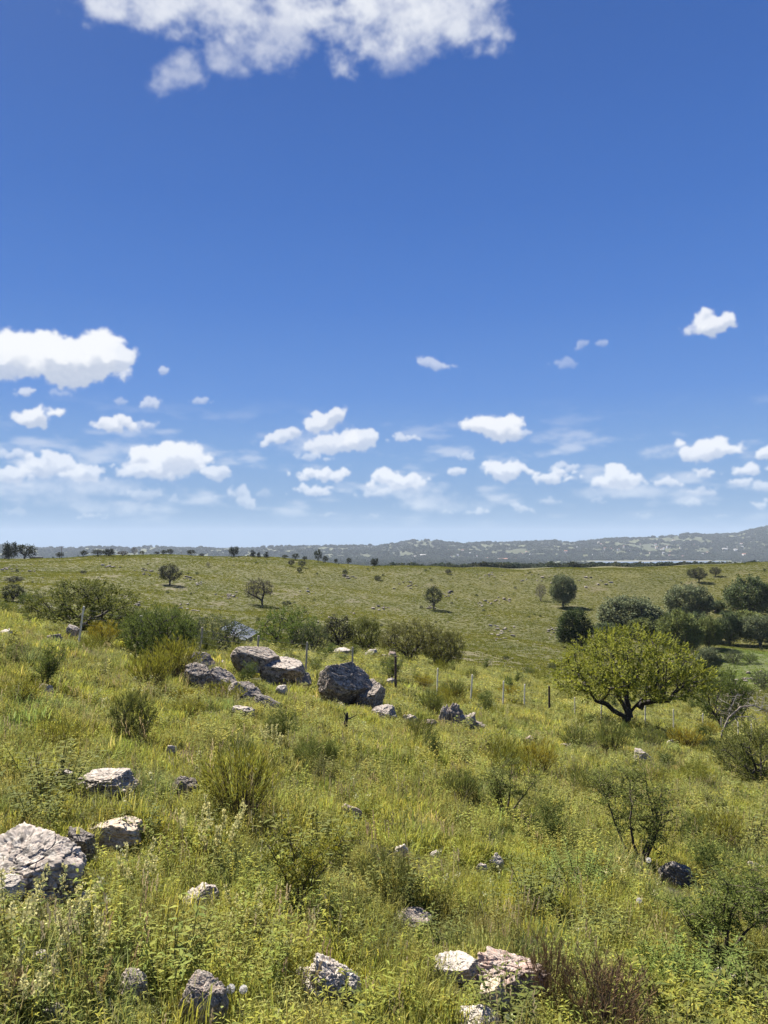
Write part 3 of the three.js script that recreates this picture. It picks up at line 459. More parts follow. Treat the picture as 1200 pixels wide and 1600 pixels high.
function foliage(t, o) {
  const mb = new MB(), { nodes, rg } = t, c0 = V(o.cx ?? 0, o.cy, 0);
  nodes.forEach((n) => {
    if (n.tip > (o.reach ?? 3) || n.parent < 0) return;
    const d = V().subVectors(n.p, nodes[n.parent].p).normalize();
    const cnt = (n.kids.length ? o.per : o.per * 2.2) * (.6 + .8 * rg());
    for (let k = 0; k < cnt; k++) {
      const out = V().subVectors(n.p, c0).normalize(), dir = d.clone().multiplyScalar(.7).addScaledVector(out, .55).add(V(rg() * 2 - 1, rg() * 1.6 - .5 + (o.up ?? .2), rg() * 2 - 1).multiplyScalar(.75)).normalize();
      const p = n.p.clone().add(V(rg() - .5, rg() - .5, rg() - .5).multiplyScalar(o.spread));
      SPRAY[o.spray](mb, p, dir, o.size, mix3(o.colA, o.colB, rg()), rg);
    }
  });
  return mb.geo();
}
const SIZE = new Map();
function treeKind(o) {
  const t = grow(o), g = new THREE.Group();
  part('trunk', wood(t, o.bark ?? [.07, .058, .05], o.minWood ?? 0, o.sides ?? 5), M.bark, g);
  if (o.spray) part('crown', foliage(t, o), o.mat ?? M.leaf, g, 'stuff');
  SIZE.set(g, [o.cy + o.top, 2 * o.rx]); return g;
}
const KIND = {};
const ACA = [.30, .30, .04], ACB = [.18, .20, .032], OLA = [.115, .13, .035], OLB = [.065, .08, .024], DKA = [.055, .07, .026], DKB = [.032, .044, .018], GRA = [.12, .135, .068], GRB = [.07, .084, .04];
KIND.umbrella = treeKind({ seed: 5, gap: .03, points: 1250, rx: 3.05, rz: 2.7, top: 1.7, bottom: .8, cy: 2.35, cx: .2, hollow: .4, step: .16, kill: 1.05, lumps: .95, wiggle: 1.0, lift: .02, trunk: .115, twig: .006, droop: .2, stems: [[[0, 0, 0], [.03, .5, 0], [-.12, .95, .05], [-.5, 1.5, .1]], [[.02, .3, 0], [.28, .85, -.05], [.75, 1.25, -.1]], [[-.02, .45, .02], [-.5, .72, .15], [-.95, 1.1, .25], [-1.35, 1.2, .35]], [[.1, .6, 0], [.1, 1.2, -.35], [.15, 1.7, -.6]], [[.5, 1.0, 0], [.95, 1.2, .35], [1.45, 1.25, .6]]], bark: [.05, .042, .037], spray: 'acacia', per: 1.05, spread: .13, size: .42, reach: 4, colA: [.285, .295, .034], colB: [.125, .145, .022], up: .4 });
KIND.thorn = [0, 1, 2].map((i) => treeKind({ seed: 21 + i, points: 480, rx: 1.9, top: 1.15, bottom: .85, cy: 1.25, hollow: .4, step: .16, kill: 1.05, lumps: .7, wiggle: 1, lift: .1, trunk: .085, twig: .006, stems: [[[0, 0, 0], [-.2, .5, 0], [-.5, .9, .1]], [[.05, 0, .05], [.35, .5, 0], [.8, .85, -.2]], [[0, .0, -.05], [.05, .6, -.3]]], spray: 'acacia', per: 2.3, spread: .18, size: .3, colA: [[.15, .16, .035], [.13, .16, .034], [.16, .155, .042]][i], colB: [[.085, .10, .025], [.075, .105, .024], [.095, .098, .03]][i] }));
KIND.green = [0, 1].map((i) => treeKind({ seed: 31 + i, points: 416, rx: 1.6, top: 1.2, bottom: 1.0, cy: 1.15, hollow: .3, step: .17, kill: 1.05, lumps: .7, wiggle: .9, trunk: .07, twig: .006, stems: [[[0, 0, 0], [-.25, .5, .1]], [[.1, 0, .05], [.3, .6, 0]], [[0, 0, -.1], [.05, .7, -.3]]], spray: 'acacia', per: 2.2, spread: .2, size: .26, colA: [[.135, .185, .03], [.10, .12, .045]][i], colB: [[.07, .105, .02], [.055, .07, .03]][i] }));
KIND.valley = [0, 1, 2].map((i) => treeKind({ seed: 41 + i, points: 672, rx: 5.2, rz: 4.6, top: 3.6, bottom: 3.0, cy: 3.7, hollow: .5, step: .5, kill: 1.05, lumps: 1.7, gap: .07, wiggle: .8, trunk: .3, twig: .02, stems: [[[0, 0, 0], [-.2, 1.2, 0], [-1.2, 2.6, .4]], [[.1, .6, 0], [.7, 2, 0], [1.6, 2.8, -.4]], [[0, .8, 0], [0, 2.2, -1]]], minWood: .02, sides: 4, spray: 'broad', per: 1.9, spread: .7, size: .95, colA: [GRA, DKA, OLA][i].map((x) => x * [1.75, 2.3, 1.75][i]), colB: [GRB, DKB, OLB][i].map((x) => x * [1.6, 2.1, 1.7][i]), mat: M.dark }));
KIND.dense = treeKind({ seed: 51, points: 576, rx: 3.0, top: 4.2, bottom: 2.0, cy: 2.6, hollow: .3, step: .42, kill: 1.05, lumps: 1.6, wiggle: .6, lift: .25, trunk: .2, twig: .02, stems: [[[0, 0, 0], [0, 1.4, 0], [.2, 3, 0]]], minWood: .03, sides: 4, spray: 'broad', per: 2.2, spread: .5, size: .75, colA: [.062, .09, .022], colB: [.03, .05, .014], mat: M.dark });
KIND.slope = [0, 1, 2].map((i) => treeKind({ seed: 61 + i, points: 240, rx: 2.3, top: 1.8, bottom: 1.4, cy: [2.3, 2.6, 1.6][i], hollow: .4, step: .34, kill: 1.05, lumps: 1.1, gap: .06, trunk: .16, twig: .02, stems: [[[0, 0, 0], [[-.1, .3, 0][i], 1.1, 0], [.5, 2, 0]], [[0, .7, 0], [-.8, 1.6, .2]]], minWood: .02, sides: 4, spray: 'broad', per: 1.5, spread: .4, size: .5, colA: [[.075, .08, .04], [.06, .075, .03], [.07, .085, .035]][i], colB: [[.042, .046, .026], [.034, .046, .02], [.04, .05, .022]][i], mat: M.dark }));
KIND.airy = treeKind({ seed: 71, points: 352, rx: 2.6, top: 2.0, bottom: 1.3, cy: 2.6, cx: -.6, hollow: .2, step: .26, kill: 1.05, wiggle: .9, trunk: .17, twig: .018, stems: [[[0, 0, 0], [-.05, .9, 0], [.2, 1.8, 0], [.3, 2.8, 0]], [[0, .8, 0], [-1, 1.5, .1], [-2.4, 2.1, .1]]], sides: 4, spray: 'broad', per: .55, spread: .35, size: .42, colA: [.095, .085, .055], colB: [.06, .055, .038], mat: M.dark, bark: [.06, .05, .045] });
KIND.bare = treeKind({ seed: 81, points: 352, rx: 2.0, top: 2.1, bottom: 1.2, cy: 2.1, hollow: .1, step: .22, kill: 1.05, wiggle: .7, trunk: .09, twig: .012, stems: [[[0, 0, 0], [0, 1, 0]], [[.1, 0, 0], [.35, 1.2, 0]], [[-.1, 0, 0], [-.4, 1.1, 0]]], sides: 4, spray: 'broad', per: .18, spread: .3, size: .35, colA: [.14, .12, .09], colB: [.09, .08, .06], bark: [.20, .175, .15], mat: M.dark });
KIND.dead = treeKind({ seed: 93, points: 480, rx: 2.1, rz: 1.5, top: .9, bottom: 1.25, cy: 1.75, cx: 1.5, hollow: .2, step: .13, kill: 1.05, wiggle: .7, lift: -.25, trunk: .05, twig: .006, stems: [[[0, 0, 0], [.1, .6, 0], [.5, 1.25, .05], [1.2, 1.75, .1], [2.0, 1.85, .1], [2.8, 1.55, .1]], [[.2, .8, 0], [.9, 1.3, .2], [1.7, 1.35, .3]], [[.4, 1.1, 0], [.75, 1.8, -.1], [1.1, 2.35, -.1]]], sides: 4, bark: [.26, .23, .205] });
KIND.ridge = [0, 1].map((i) => treeKind({ seed: 101 + i, points: 112, rx: 2.2, top: 1.7, bottom: 1.2, cy: 2.6 - i * .8, hollow: .3, step: .5, kill: 1.05, lumps: 1.3, gap: .05, trunk: .2, twig: .04, stems: [[[0, 0, 0], [0, 1.2, 0], [.3, 2.0 - i * .5, 0]]], minWood: .05, sides: 4, spray: 'broad', per: 1.5, spread: .6, size: .9, colA: [.055, .065, .032], colB: [.03, .038, .02], mat: M.dark }));
KIND.conifer = treeKind({ seed: 111, points: 176, rx: 1.3, top: 3.6, bottom: 1.2, cy: 1.6, hollow: .1, step: .45, kill: 1.05, trunk: .15, twig: .04, stems: [[[0, 0, 0], [0, 2.5, 0]]], minWood: .05, sides: 4, spray: 'broad', per: 1.6, spread: .4, size: .7, colA: [.035, .05, .028], colB: [.022, .032, .018], mat: M.dark });

const usedProto = new Set();
function plant(kind, name, p, tall, wide, label, category, o = {}) {
  const g = usedProto.has(kind) ? kind.clone() : kind; usedProto.add(kind);
  const [T, W] = SIZE.get(kind), sy = tall / T, sx = wide / W; g.userData = {};
  put(g, name); g.position.copy(p); g.position.y -= o.sink ?? .04; g.scale.set(sx, sy, o.sz ?? sx); g.rotation.set(0, o.turn ?? 0, o.lean ?? 0);
  tag(g, label, category ?? 'tree', o.group); return g;
}
// placed by the photograph pixel of the foot (or depth), with height and width in photograph pixels
let turnSeed = 0;
function treeAt(kind, px, py, h, w, label, o = {}) { const p = o.d ? spot(px, o.d, py) : hit(px, py, o.min ?? 3), k = mpp(p); if (o.d && o.foot !== false) { const want = EYE + ray(px, py)[1] * o.d; h += Math.max(0, (want - p.y) / k); } return plant(kind, o.name ?? 'tree', p, h * k, w * k, label, o.category, { turn: (turnSeed++ * 2.4) % 6.28, ...o }); }

treeAt(KIND.umbrella, 980, 1137, 152, 236, 'yellow-green umbrella-shaped thorn tree with dark twisted trunk by the fence', { name: 'thorn_tree', turn: 0 });
treeAt(KIND.thorn[0], 128, 1012, 84, 165, 'wide olive thorn bush behind the leaning fence post', { name: 'thorn_bush', category: 'bush', d: 29 });
treeAt(KIND.thorn[1], 205, 992, 42, 70, 'smaller thorn bush between the wide one and the grey concrete post', { name: 'thorn_bush', category: 'bush', d: 33 });
treeAt(KIND.green[1], 328, 1014, 52, 110, 'green thorn bush in front of the metal roof', { name: 'thorn_bush', category: 'bush', d: 31 });
treeAt(KIND.green[0], 268, 998, 44, 70, 'dark green bush left of the metal roof', { name: 'bush', category: 'bush', d: 38 });
treeAt(KIND.green[0], 450, 1004, 52, 100, 'bright green rounded bush right of the metal roof', { name: 'bush', category: 'bush', d: 52 });
treeAt(KIND.green[1], 487, 1010, 36, 60, 'low green bush in front of the grey bush', { name: 'bush', category: 'bush', d: 50 });
treeAt(KIND.slope[0], 528, 1004, 42, 48, 'grey leafy bush beyond the fence', { name: 'bush', category: 'bush', d: 62 });
treeAt(KIND.thorn[0], 570, 1003, 36, 54, 'small thorn tree right of the grey bush', { name: 'thorn_tree', d: 64 });
treeAt(KIND.thorn[2], 640, 1014, 42, 92, 'olive thorn tree with dark trunk beyond the dark fence post', { name: 'thorn_tree', d: 58 });
treeAt(KIND.thorn[2], 694, 1022, 38, 62, 'flat-topped thorn tree, right one of the pair beyond the fence', { name: 'thorn_tree', d: 56 });
treeAt(KIND.thorn[1], 252, 1084, 94, 110, 'dense dark green shrub beside the boulder heap', { name: 'shrub', category: 'shrub', d: 20 });
treeAt(KIND.thorn[1], 225, 1050, 60, 80, 'dark green shrub left of the boulder heap, behind the dense one', { name: 'shrub', category: 'shrub', d: 23 });
treeAt(KIND.thorn[0], 207, 1160, 78, 70, 'little thorn sapling with a dark forked stem on the left slope', { name: 'thorn_sapling', category: 'sapling' });
treeAt(KIND.thorn[1], 1128, 1112, 64, 80, 'second thorn tree partly hidden behind the umbrella-shaped one', { name: 'thorn_tree', d: 46 });
treeAt(KIND.dead, 1126, 1150, 74, 108, 'dead grey thorn tree with drooping bare branches at the right edge', { name: 'dead_tree', d: 35, turn: 0 });
treeAt(KIND.thorn[0], 1185, 1232, 92, 120, 'low thorn bush at the right edge in front of the fence', { name: 'thorn_bush', category: 'bush' });
treeAt(KIND.thorn[2], 1150, 1195, 40, 60, 'scraggy bush between the umbrella tree\'s shadow and the right edge', { name: 'bush', category: 'bush' });
// valley trees on the right
treeAt(KIND.valley[0], 985, 990, 58, 100, 'grey-green round valley tree right behind the umbrella-shaped thorn tree', { name: 'valley_tree', min: 60 });
treeAt(KIND.valley[0], 1075, 972, 58, 80, 'grey-green valley tree with lobed crown below the two slope trees', { name: 'valley_tree', min: 60 });
treeAt(KIND.valley[1], 1172, 966, 62, 84, 'large dark valley tree cut by the right edge', { name: 'valley_tree', min: 60 });
treeAt(KIND.valley[1], 1122, 956, 17, 28, 'small dark round bush between two large valley trees', { name: 'bush', category: 'bush', min: 60 });
treeAt(KIND.dense, 898, 1014, 64, 56, 'dense dark green pointed tree left of the grey-green valley trees', { name: 'dense_tree', min: 60 });
treeAt(KIND.valley[2], 1062, 1028, 70, 72, 'olive brown valley tree behind the umbrella tree\'s right side', { name: 'valley_tree', min: 60 });
treeAt(KIND.valley[2], 1108, 1014, 48, 44, 'narrow olive valley tree left of the dark one on the meadow edge', { name: 'valley_tree', min: 60 });
treeAt(KIND.valley[1], 1140, 1008, 50, 48, 'dark valley tree at the back of the bright green meadow', { name: 'valley_tree', min: 60 });
treeAt(KIND.valley[0], 1188, 1010, 48, 60, 'grey-green valley tree at the right edge above the meadow', { name: 'valley_tree', min: 60 });
treeAt(KIND.valley[0], 1105, 1052, 40, 44, 'small grey-green tree in front of the meadow', { name: 'valley_tree', min: 60 });
treeAt(KIND.green[1], 1146, 1036, 20, 30, 'low olive bush on the bright meadow', { name: 'bush', category: 'bush', min: 60 });
treeAt(KIND.green[0], 1172, 1036, 16, 22, 'small bush right of the olive bush on the meadow', { name: 'bush', category: 'bush', min: 60 });
treeAt(KIND.green[1], 1192, 1072, 24, 36, 'round dark bush at the right edge below the meadow', { name: 'bush', category: 'bush', min: 60 });
treeAt(KIND.green[0], 1060, 1058, 22, 40, 'bush low in the valley beside the umbrella tree\'s crown', { name: 'bush', category: 'bush', min: 60 });
treeAt(KIND.valley[2], 1010, 1000, 34, 70, 'olive thicket in the valley below the first grey-green tree', { name: 'thicket', category: 'thicket', min: 60 });
treeAt(KIND.valley[1], 945, 1000, 26, 50, 'dark thicket between the pointed tree and the grey-green tree', { name: 'thicket', category: 'thicket', min: 60 });
treeAt(treeKind({ seed: 66, points: 144, rx: 2, top: 1.6, bottom: 1.2, cy: 1.5, step: .36, trunk: .1, twig: .02, stems: [[[0, 0, 0], [.1, .8, 0]]], sides: 4, spray: 'broad', per: 1.8, spread: .45, size: .6, colA: [.16, .06, .04], colB: [.10, .045, .03], mat: M.dark }), 1198, 956, 20, 18, 'reddish bush at the right edge before the large dark tree', { name: 'bush', category: 'bush', min: 60 });
treeAt(KIND.valley[1], 1030, 992, 36, 70, 'dark thicket filling the gap between the two grey-green valley trees', { name: 'thicket', category: 'thicket', min: 60 });
treeAt(KIND.valley[2], 1165, 990, 34, 70, 'olive thicket below the large dark valley tree', { name: 'thicket', category: 'thicket', min: 60 });
treeAt(KIND.valley[1], 1088, 1000, 40, 60, 'dark thicket between the olive valley trees', { name: 'thicket', category: 'thicket', min: 60 });
// trees on the slope
treeAt(KIND.slope[0], 265, 914, 32, 40, 'round dark tree standing alone on the upper left slope', { name: 'slope_tree', min: 90 });
treeAt(KIND.airy, 410, 946, 42, 46, 'thin-leaved tree with bare branches and a side limb on the slope', { name: 'slope_tree', min: 90, turn: 0 });
treeAt(KIND.slope[1], 678, 953, 36, 30, 'dark leaning tree in the middle of the slope', { name: 'slope_tree', min: 90, lean: -.15 });
treeAt(KIND.valley[0], 880, 949, 50, 44, 'tall grey-green tree standing alone on the right slope', { name: 'slope_tree', min: 90 });
treeAt(KIND.bare, 845, 939, 28, 18, 'bare sapling beside the tall lone tree', { name: 'sapling', category: 'sapling', min: 90 });
treeAt(KIND.slope[0], 1092, 910, 23, 26, 'flat-crowned tree with dark shadow on the upper right slope', { name: 'slope_tree', min: 90 });
treeAt(KIND.slope[2], 1081, 902, 13, 16, 'small tree peeping from behind the flat-crowned slope tree', { name: 'slope_tree', min: 90 });
treeAt(KIND.slope[0], 1118, 901, 15, 18, 'rounded tree with dark shadow right of the flat-crowned slope tree', { name: 'slope_tree', min: 90 });
treeAt(KIND.slope[2], 20, 940, 28, 36, 'dark small tree at the left edge of the slope', { name: 'slope_tree', min: 60 });
treeAt(KIND.slope[0], 22, 911, 11, 30, 'low dark bush above the left-edge tree', { name: 'bush', category: 'bush', min: 60 });
treeAt(KIND.green[0], 40, 944, 17, 22, 'green bush just right of the left-edge tree', { name: 'bush', category: 'bush', min: 60 });
treeAt(KIND.green[1], 58, 944, 17, 20, 'dark green bush, second right of the left-edge tree', { name: 'bush', category: 'bush', min: 60 });
treeAt(KIND.slope[0], 455, 885, 11, 11, 'left one of two small trees just under the ridge', { name: 'slope_tree', min: 90 });
treeAt(KIND.slope[1], 472, 887, 11, 15, 'right one of two small trees just under the ridge', { name: 'slope_tree', min: 90 });
treeAt(KIND.slope[2], 468, 894, 8, 9, 'little bush below the two small trees under the ridge', { name: 'bush', category: 'bush', min: 90 });
treeAt(KIND.slope[1], 539, 901, 11, 9, 'little round tree on a pale stony spot', { name: 'slope_tree', min: 90 });
treeAt(KIND.slope[2], 590, 906, 7, 12, 'round bush on the upper slope right of the little round tree', { name: 'bush', category: 'bush', min: 90 });
treeAt(KIND.slope[0], 700, 897, 8, 10, 'small tree on the right shoulder of the ridge', { name: 'slope_tree', min: 90 });
treeAt(KIND.bare, 325, 886, 8, 7, 'thin shrub under the ridge left of the bare-branched tree', { name: 'shrub', category: 'shrub', min: 90 });
treeAt(KIND.slope[0], 130, 897, 6, 11, 'low dark bush on the upper left slope', { name: 'bush', category: 'bush', min: 90 });
treeAt(KIND.slope[1], 448, 947, 8, 16, 'bare low bush right of the bare-branched tree', { name: 'bush', category: 'bush', min: 90 });
treeAt(KIND.slope[0], 203, 985, 10, 14, 'small bush near the grey concrete post', { name: 'bush', category: 'bush', min: 60 });
// trees along the ridge
[[14, 876, 27, 24, 1, 'tall pale tree at the left end of the ridge'], [38, 876, 24, 34, 0, 'broad dark tree second from the ridge\'s left end'], [93, 872, 9, 13, 0, 'small bush at the foot of the tall utility pole'], [131, 869, 9, 13, 0, 'small tree right of the tall utility pole'], [153, 870, 10, 20, 0, 'dark clump, left half of the ridge thicket'], [170, 870, 11, 17, 1, 'dark clump, right half of the ridge thicket'], [191, 870, 9, 18, 2, 'twiggy thicket on the ridge'], [210, 870, 15, 10, 3, 'bare tall tree on the ridge'], [222, 871, 7, 9, 0, 'low bush right of the bare tall ridge tree'], [256, 869, 7, 11, 0, 'small ridge bush, first of three before the round one'], [266, 869, 9, 12, 0, 'small ridge tree above the round dark slope tree'], [245, 870, 5, 8, 0, 'tiny bush on the ridge left of the small trees'], [299, 869, 9, 14, 0, 'round dark bush on the ridge'], [315, 870, 5, 9, 0, 'small low bush on the ridge'], [365, 869, 14, 16, 1, 'grey tree on the ridge above the slanting stone row'], [395, 871, 11, 9, 4, 'dark conifer pair\'s left tree on the ridge'], [404, 872, 8, 7, 4, 'pale slim conifer on the ridge'], [416, 872, 9, 9, 4, 'dark small conifer right of the pale slim one'], [445, 874, 6, 11, 0, 'flat ridge bush above the two small slope trees'], [462, 875, 10, 12, 0, 'open-crowned ridge tree left of the round-headed one'], [476, 874, 5, 9, 0, 'small ridge tree beside the open-crowned one'], [497, 876, 17, 14, 5, 'round-headed dark tree standing tall on the ridge'], [508, 876, 7, 10, 0, 'small bush right of the round-headed ridge tree'], [525, 877, 4, 6, 0, 'tiny bush on the falling ridge'], [545, 878, 6, 9, 0, 'small tree on the falling ridge'], [585, 882, 9, 13, 1, 'last bush of the falling ridge']].forEach(([px, py, h, w, k, label]) => {
  const kind = [KIND.ridge[0], KIND.ridge[1], KIND.airy, KIND.bare, KIND.conifer, KIND.slope[1]][k];
  const far = 332, p = spot(px, far, py); const want = EYE + ray(px, py)[1] * far, kk = mpp(p);
  plant(kind, 'ridge_tree', p, h * kk + Math.max(0, want - p.y), w * kk, label, /bush|thicket|clump/.test(label) ? 'bush' : 'tree', { turn: px, sink: .1 });
});

// ---------------------------------------------------------------- fence, poles, shed, stump
const plain = (r, g, b, rough = .8, metal = 0) => new THREE.MeshStandardMaterial({ color: new THREE.Color().setRGB(r, g, b), roughness: rough, metalness: metal });
{
  const fence = new THREE.Group(), bleached = plain(.72, .66, .55, .9), greyWood = plain(.34, .30, .25, .95), rusty = plain(.06, .035, .03, .8), concrete = plain(.26, .255, .24, .95), wireM = plain(.3, .29, .28, .5, .8);
  // post: x of its top, y of its top, depth, thickness, kind, lean
  const posts = [[131, 947, 22, .05, bleached, -.12, 'bleached leaning wooden post'], [221, 962, 23.2, .11, concrete, 0, 'thick grey concrete post'], [316, 980, 24.2, .065, greyWood, -.07], [404, 993, 25.2, .065, greyWood, -.06], [480, 1003, 26.1, .06, greyWood, -.05], [551, 1011, 27.1, .06, greyWood, -.02], [618, 1025, 28.1, .085, rusty, 0, 'dark rusty steel post'], [684, 1044, 29.2, .05, bleached, -.03], [738, 1054, 30.2, .06, bleached, -.07], [787, 1064, 31.1, .055, bleached, -.04], [820, 1069, 31.8, .055, bleached, -.03], [858, 1072, 32.6, .085, rusty, 0, 'dark rusty steel post'], [898, 1090, 33.5, .05, bleached, 0], [940, 1096, 34.4, .055, bleached, -.03], [976, 1098, 35.2, .06, greyWood, 0], [1008, 1100, 36, .06, bleached, -.01], [1052, 1108, 37.2, .05, bleached, 0], [1098, 1115, 38.5, .055, bleached, 0], [1127, 1121, 39.3, .06, greyWood, -.01], [1153, 1128, 40, .05, bleached, 0], [1174, 1131, 40.7, .05, bleached, 0], [1196, 1136, 41.6, .05, bleached, 0], [1222, 1141, 42.8, .055, greyWood, 0]];
  const tops = [], g0 = new THREE.CylinderGeometry(.5, .58, 1, 9, 6); { const p = g0.attributes.position; for (let i = 0; i < p.count; i++) { const k = 1 + .14 * n3(p.getX(i) * 3, p.getY(i) * 4, p.getZ(i) * 3); p.setX(i, p.getX(i) * k); p.setZ(i, p.getZ(i) * k); } g0.computeVertexNormals(); }
  const origin = spot(618, 28.1, 1070); fence.position.copy(origin);
  for (const [px, py, d, th, m, lean, label] of posts) {
    const [u, v] = ray(px, py), x = u * d, z = -d, top = EYE + v * d, gy = H(x, z), h = Math.max(top - gy, .9) + .3;
    const q = part('post', g0, m, fence); q.scale.set(th, h, th); q.rotation.set(0, px, 0); const o = new THREE.Quaternion().setFromAxisAngle(V(0, 0, 1), lean); q.quaternion.premultiply(o);
    q.position.set(x + Math.sin(lean) * h * .5, top - h / 2, z).sub(origin); if (label) q.userData.label = label; KEEP.push([x, z + .5, .7, .5], [x * .95, z + 1.5, .7, .6]); tops.push([V(x, top, z), lean]);
  }
  for (let w = 0; w < 5; w++) { const mb = new MB(), pts = tops.map(([p, l]) => p.clone().add(V(Math.sin(l) * (.08 + w * .2), -.08 - w * .2, .05)).sub(origin)), fine = []; for (let i = 0; i < pts.length - 1; i++) for (let k = 0; k < 4; k++) { const q = pts[i].clone().lerp(pts[i + 1], k / 4); q.y -= .03 * Math.sin(k / 4 * PI); fine.push(q); } mb.tube(fine, fine.map(() => .0022), 4, [1, 1, 1]); part('wire', mb.geo(), wireM, fence); }
  tag(put(fence, 'wire_fence'), 'wire fence of thin bleached posts crossing the slope', 'fence');
}
{ // utility poles on the ridge
  const wood = plain(.16, .13, .11, .95), pot = plain(.3, .25, .22, .5);
  for (const [px, top, foot, label, arm] of [[7, 852, 880, 'utility pole at the left edge of the ridge', 1], [96, 853, 873, 'tall utility pole with crossarm on the ridge', 1], [53, 861, 876, 'short pole beside the broad dark ridge tree', 0], [283, 862, 872, 'thin pole on the ridge right of the small ridge tree', 0], [244, 862, 872, 'thin pole on the ridge above the round dark tree', 0]]) {
    const d = 338, g = new THREE.Group(), p = spot(px, d, foot), h = EYE + ray(px, top)[1] * d - p.y; g.position.copy(p);
    const a = part('pole', new THREE.CylinderGeometry(.10, .16, h + .6, 8), wood, g); a.position.y = h / 2 - .3;
    if (arm) { const c = part('crossarm', new THREE.BoxGeometry(2.4, .14, .12), wood, g); c.position.set(0, h - .35, .16); for (const x of [-1.05, -.45, .45, 1.05]) { const i = part('insulator', new THREE.CylinderGeometry(.05, .08, .22, 6), pot, g); i.position.set(x, h - .17, .16); } }
    tag(put(g, 'utility_pole'), label, 'pole');
  }
  const s = new THREE.Group(), p = spot(57, 336, 876); s.position.copy(p); const up = Math.max(0, EYE + ray(57, 876)[1] * 336 - p.y);
  const w = part('wall', new THREE.BoxGeometry(4.6, 2.0 + up, 3), plain(.07, .065, .06), s); w.position.y = up + .2 - (up) / 2; const r = part('roof', new THREE.BoxGeometry(5.2, .18, 3.6), plain(.05, .05, .055, .6), s); r.position.y = up + 1.3; tag(put(s, 'shed'), 'small dark shed on the ridge beside the broad dark tree', 'shed');
}
{ // low shed with a metal roof in the dip
  const d = 60, c = V(ray(374, 986)[0] * d, EYE + ray(374, 986)[1] * d, -d), g = new THREE.Group(), gy = H(c.x, c.z); g.position.set(c.x, gy, c.z); const y = c.y - gy;
  const steel = new THREE.MeshStandardMaterial({ color: new THREE.Color().setRGB(.16, .185, .22), roughness: .5, metalness: .3, side: THREE.DoubleSide });
  const roof = part('roof', new THREE.BoxGeometry(.01, .01, .01), steel, g);
  for (let i = 0; i < 5; i++) { const sh = new THREE.BufferGeometry(), pos = [], idx = [], w = .62, n = 16; for (let k = 0; k <= n; k++) { const x = k / n * w, yy = .022 * Math.cos(k / n * 8 * PI); pos.push(x, yy, -1.5, x, yy, 1.5); if (k) { const a = k * 2; idx.push(a - 2, a - 1, a + 1, a - 2, a + 1, a); } } sh.setAttribute('position', new THREE.Float32BufferAttribute(pos, 3)); sh.setIndex(idx); sh.computeVertexNormals(); const m = part('roof_sheet', sh, steel, roof); m.position.set(-1.5 + i * .6, i % 2 * .008, 0); }
  roof.position.y = y + .05; roof.rotation.set(.3, -.5, -.2); roof.scale.set(.8, 1, .62);
  const wall = part('wall', new THREE.BoxGeometry(1.7, Math.max(1, y + .3), 1.1), plain(.16, .14, .12, .95), g); wall.position.y = Math.max(1, y + .3) / 2 - .75; wall.rotation.y = -.45;
  tag(put(g, 'shed'), 'low shed with a blue-grey metal roof half hidden by bushes', 'shed'); KEEP.push([c.x, c.z + 2, 2.6, .5]);
}
{ // burnt stump
  const p = hit(541, 1146), k = mpp(p), g = new THREE.Group(); g.position.copy(p); const mb = new MB(), c = [.03, .026, .024];
  mb.tube([V(0, -.1, 0), V(-.02, 14 * k, 0), V(.01, 24 * k, .02), V(.02, 32 * k, .02)], [3.4 * k, 2.8 * k, 2.8 * k, 1.4 * k], 8, c); part('trunk', mb.geo(), M.bark, g);
  const b = new MB(); b.tube([V(.01, 22 * k, 0), V(8 * k, 24 * k, 0), V(15 * k, 28 * k, .02), V(18 * k, 35 * k, 0)], [1.3 * k, .9 * k, .6 * k, .25 * k], 5, c); b.tube([V(-.01, 27 * k, 0), V(-4 * k, 33 * k, 0), V(-3 * k, 38 * k, 0)], [1 * k, .7 * k, .3 * k], 5, c); part('branch', b.geo(), M.bark, g);
  tag(put(g, 'tree_stump'), 'charred black stump with a thin side branch below the split boulder', 'stump');
}

// ---------------------------------------------------------------- single plants of the meadow
function broomGeo(seed, cA, cB, bark, n = 120, dense = 1) {           // upright wands that fork into thin green twigs (1 m tall, 1 m wide)
  const rg = rngOf(seed), st = new MB(), fo = new MB();
  for (let i = 0; i < n; i++) {
    const a = rg() * 2 * PI, out = Math.sqrt(rg()), lean = .04 + .46 * out, h = (.68 + .34 * rg()) * (1.06 - .42 * out * out), b = V(Math.cos(a) * out * .14, 0, Math.sin(a) * out * .14), tip = V(Math.cos(a) * lean, h, Math.sin(a) * lean), mid = b.clone().lerp(tip, .5).add(V((rg() - .5) * .08, .03, (rg() - .5) * .08));
    st.tube([b, mid, tip], [.006, .0035, .0015], 3, vary(bark, rg, .3));
    for (let k = 0; k < 16 * dense; k++) { const t = .22 + .78 * Math.sqrt(rg()), p = t < .5 ? b.clone().lerp(mid, t * 2) : mid.clone().lerp(tip, t * 2 - 1), l = .06 + .10 * rg(), d = V((rg() - .5) * 1.3, 1, (rg() - .5) * 1.3).add(V(Math.cos(a), 0, Math.sin(a)).multiplyScalar(.3)).normalize(), q = p.clone().addScaledVector(d, l), s = V(rg() - .5, rg() - .5, rg() - .5).normalize(); fo.ribbon([p, p.clone().lerp(q, .6), q], [.002, .0048, 0], s, vary(mix3(cA, cB, rg()), rg, .25)); }
  }
  return [st.geo(), fo.geo()];
}
const BROOM = [broomGeo(1, [.27, .255, .03], [.16, .165, .026], [.10, .07, .04]), broomGeo(2, [.33, .27, .026], [.21, .185, .026], [.12, .08, .04]), broomGeo(3, [.16, .18, .035], [.10, .12, .027], [.08, .06, .04])], DRY = broomGeo(4, [.19, .125, .06], [.12, .075, .04], [.085, .05, .035], 80, 1.1);
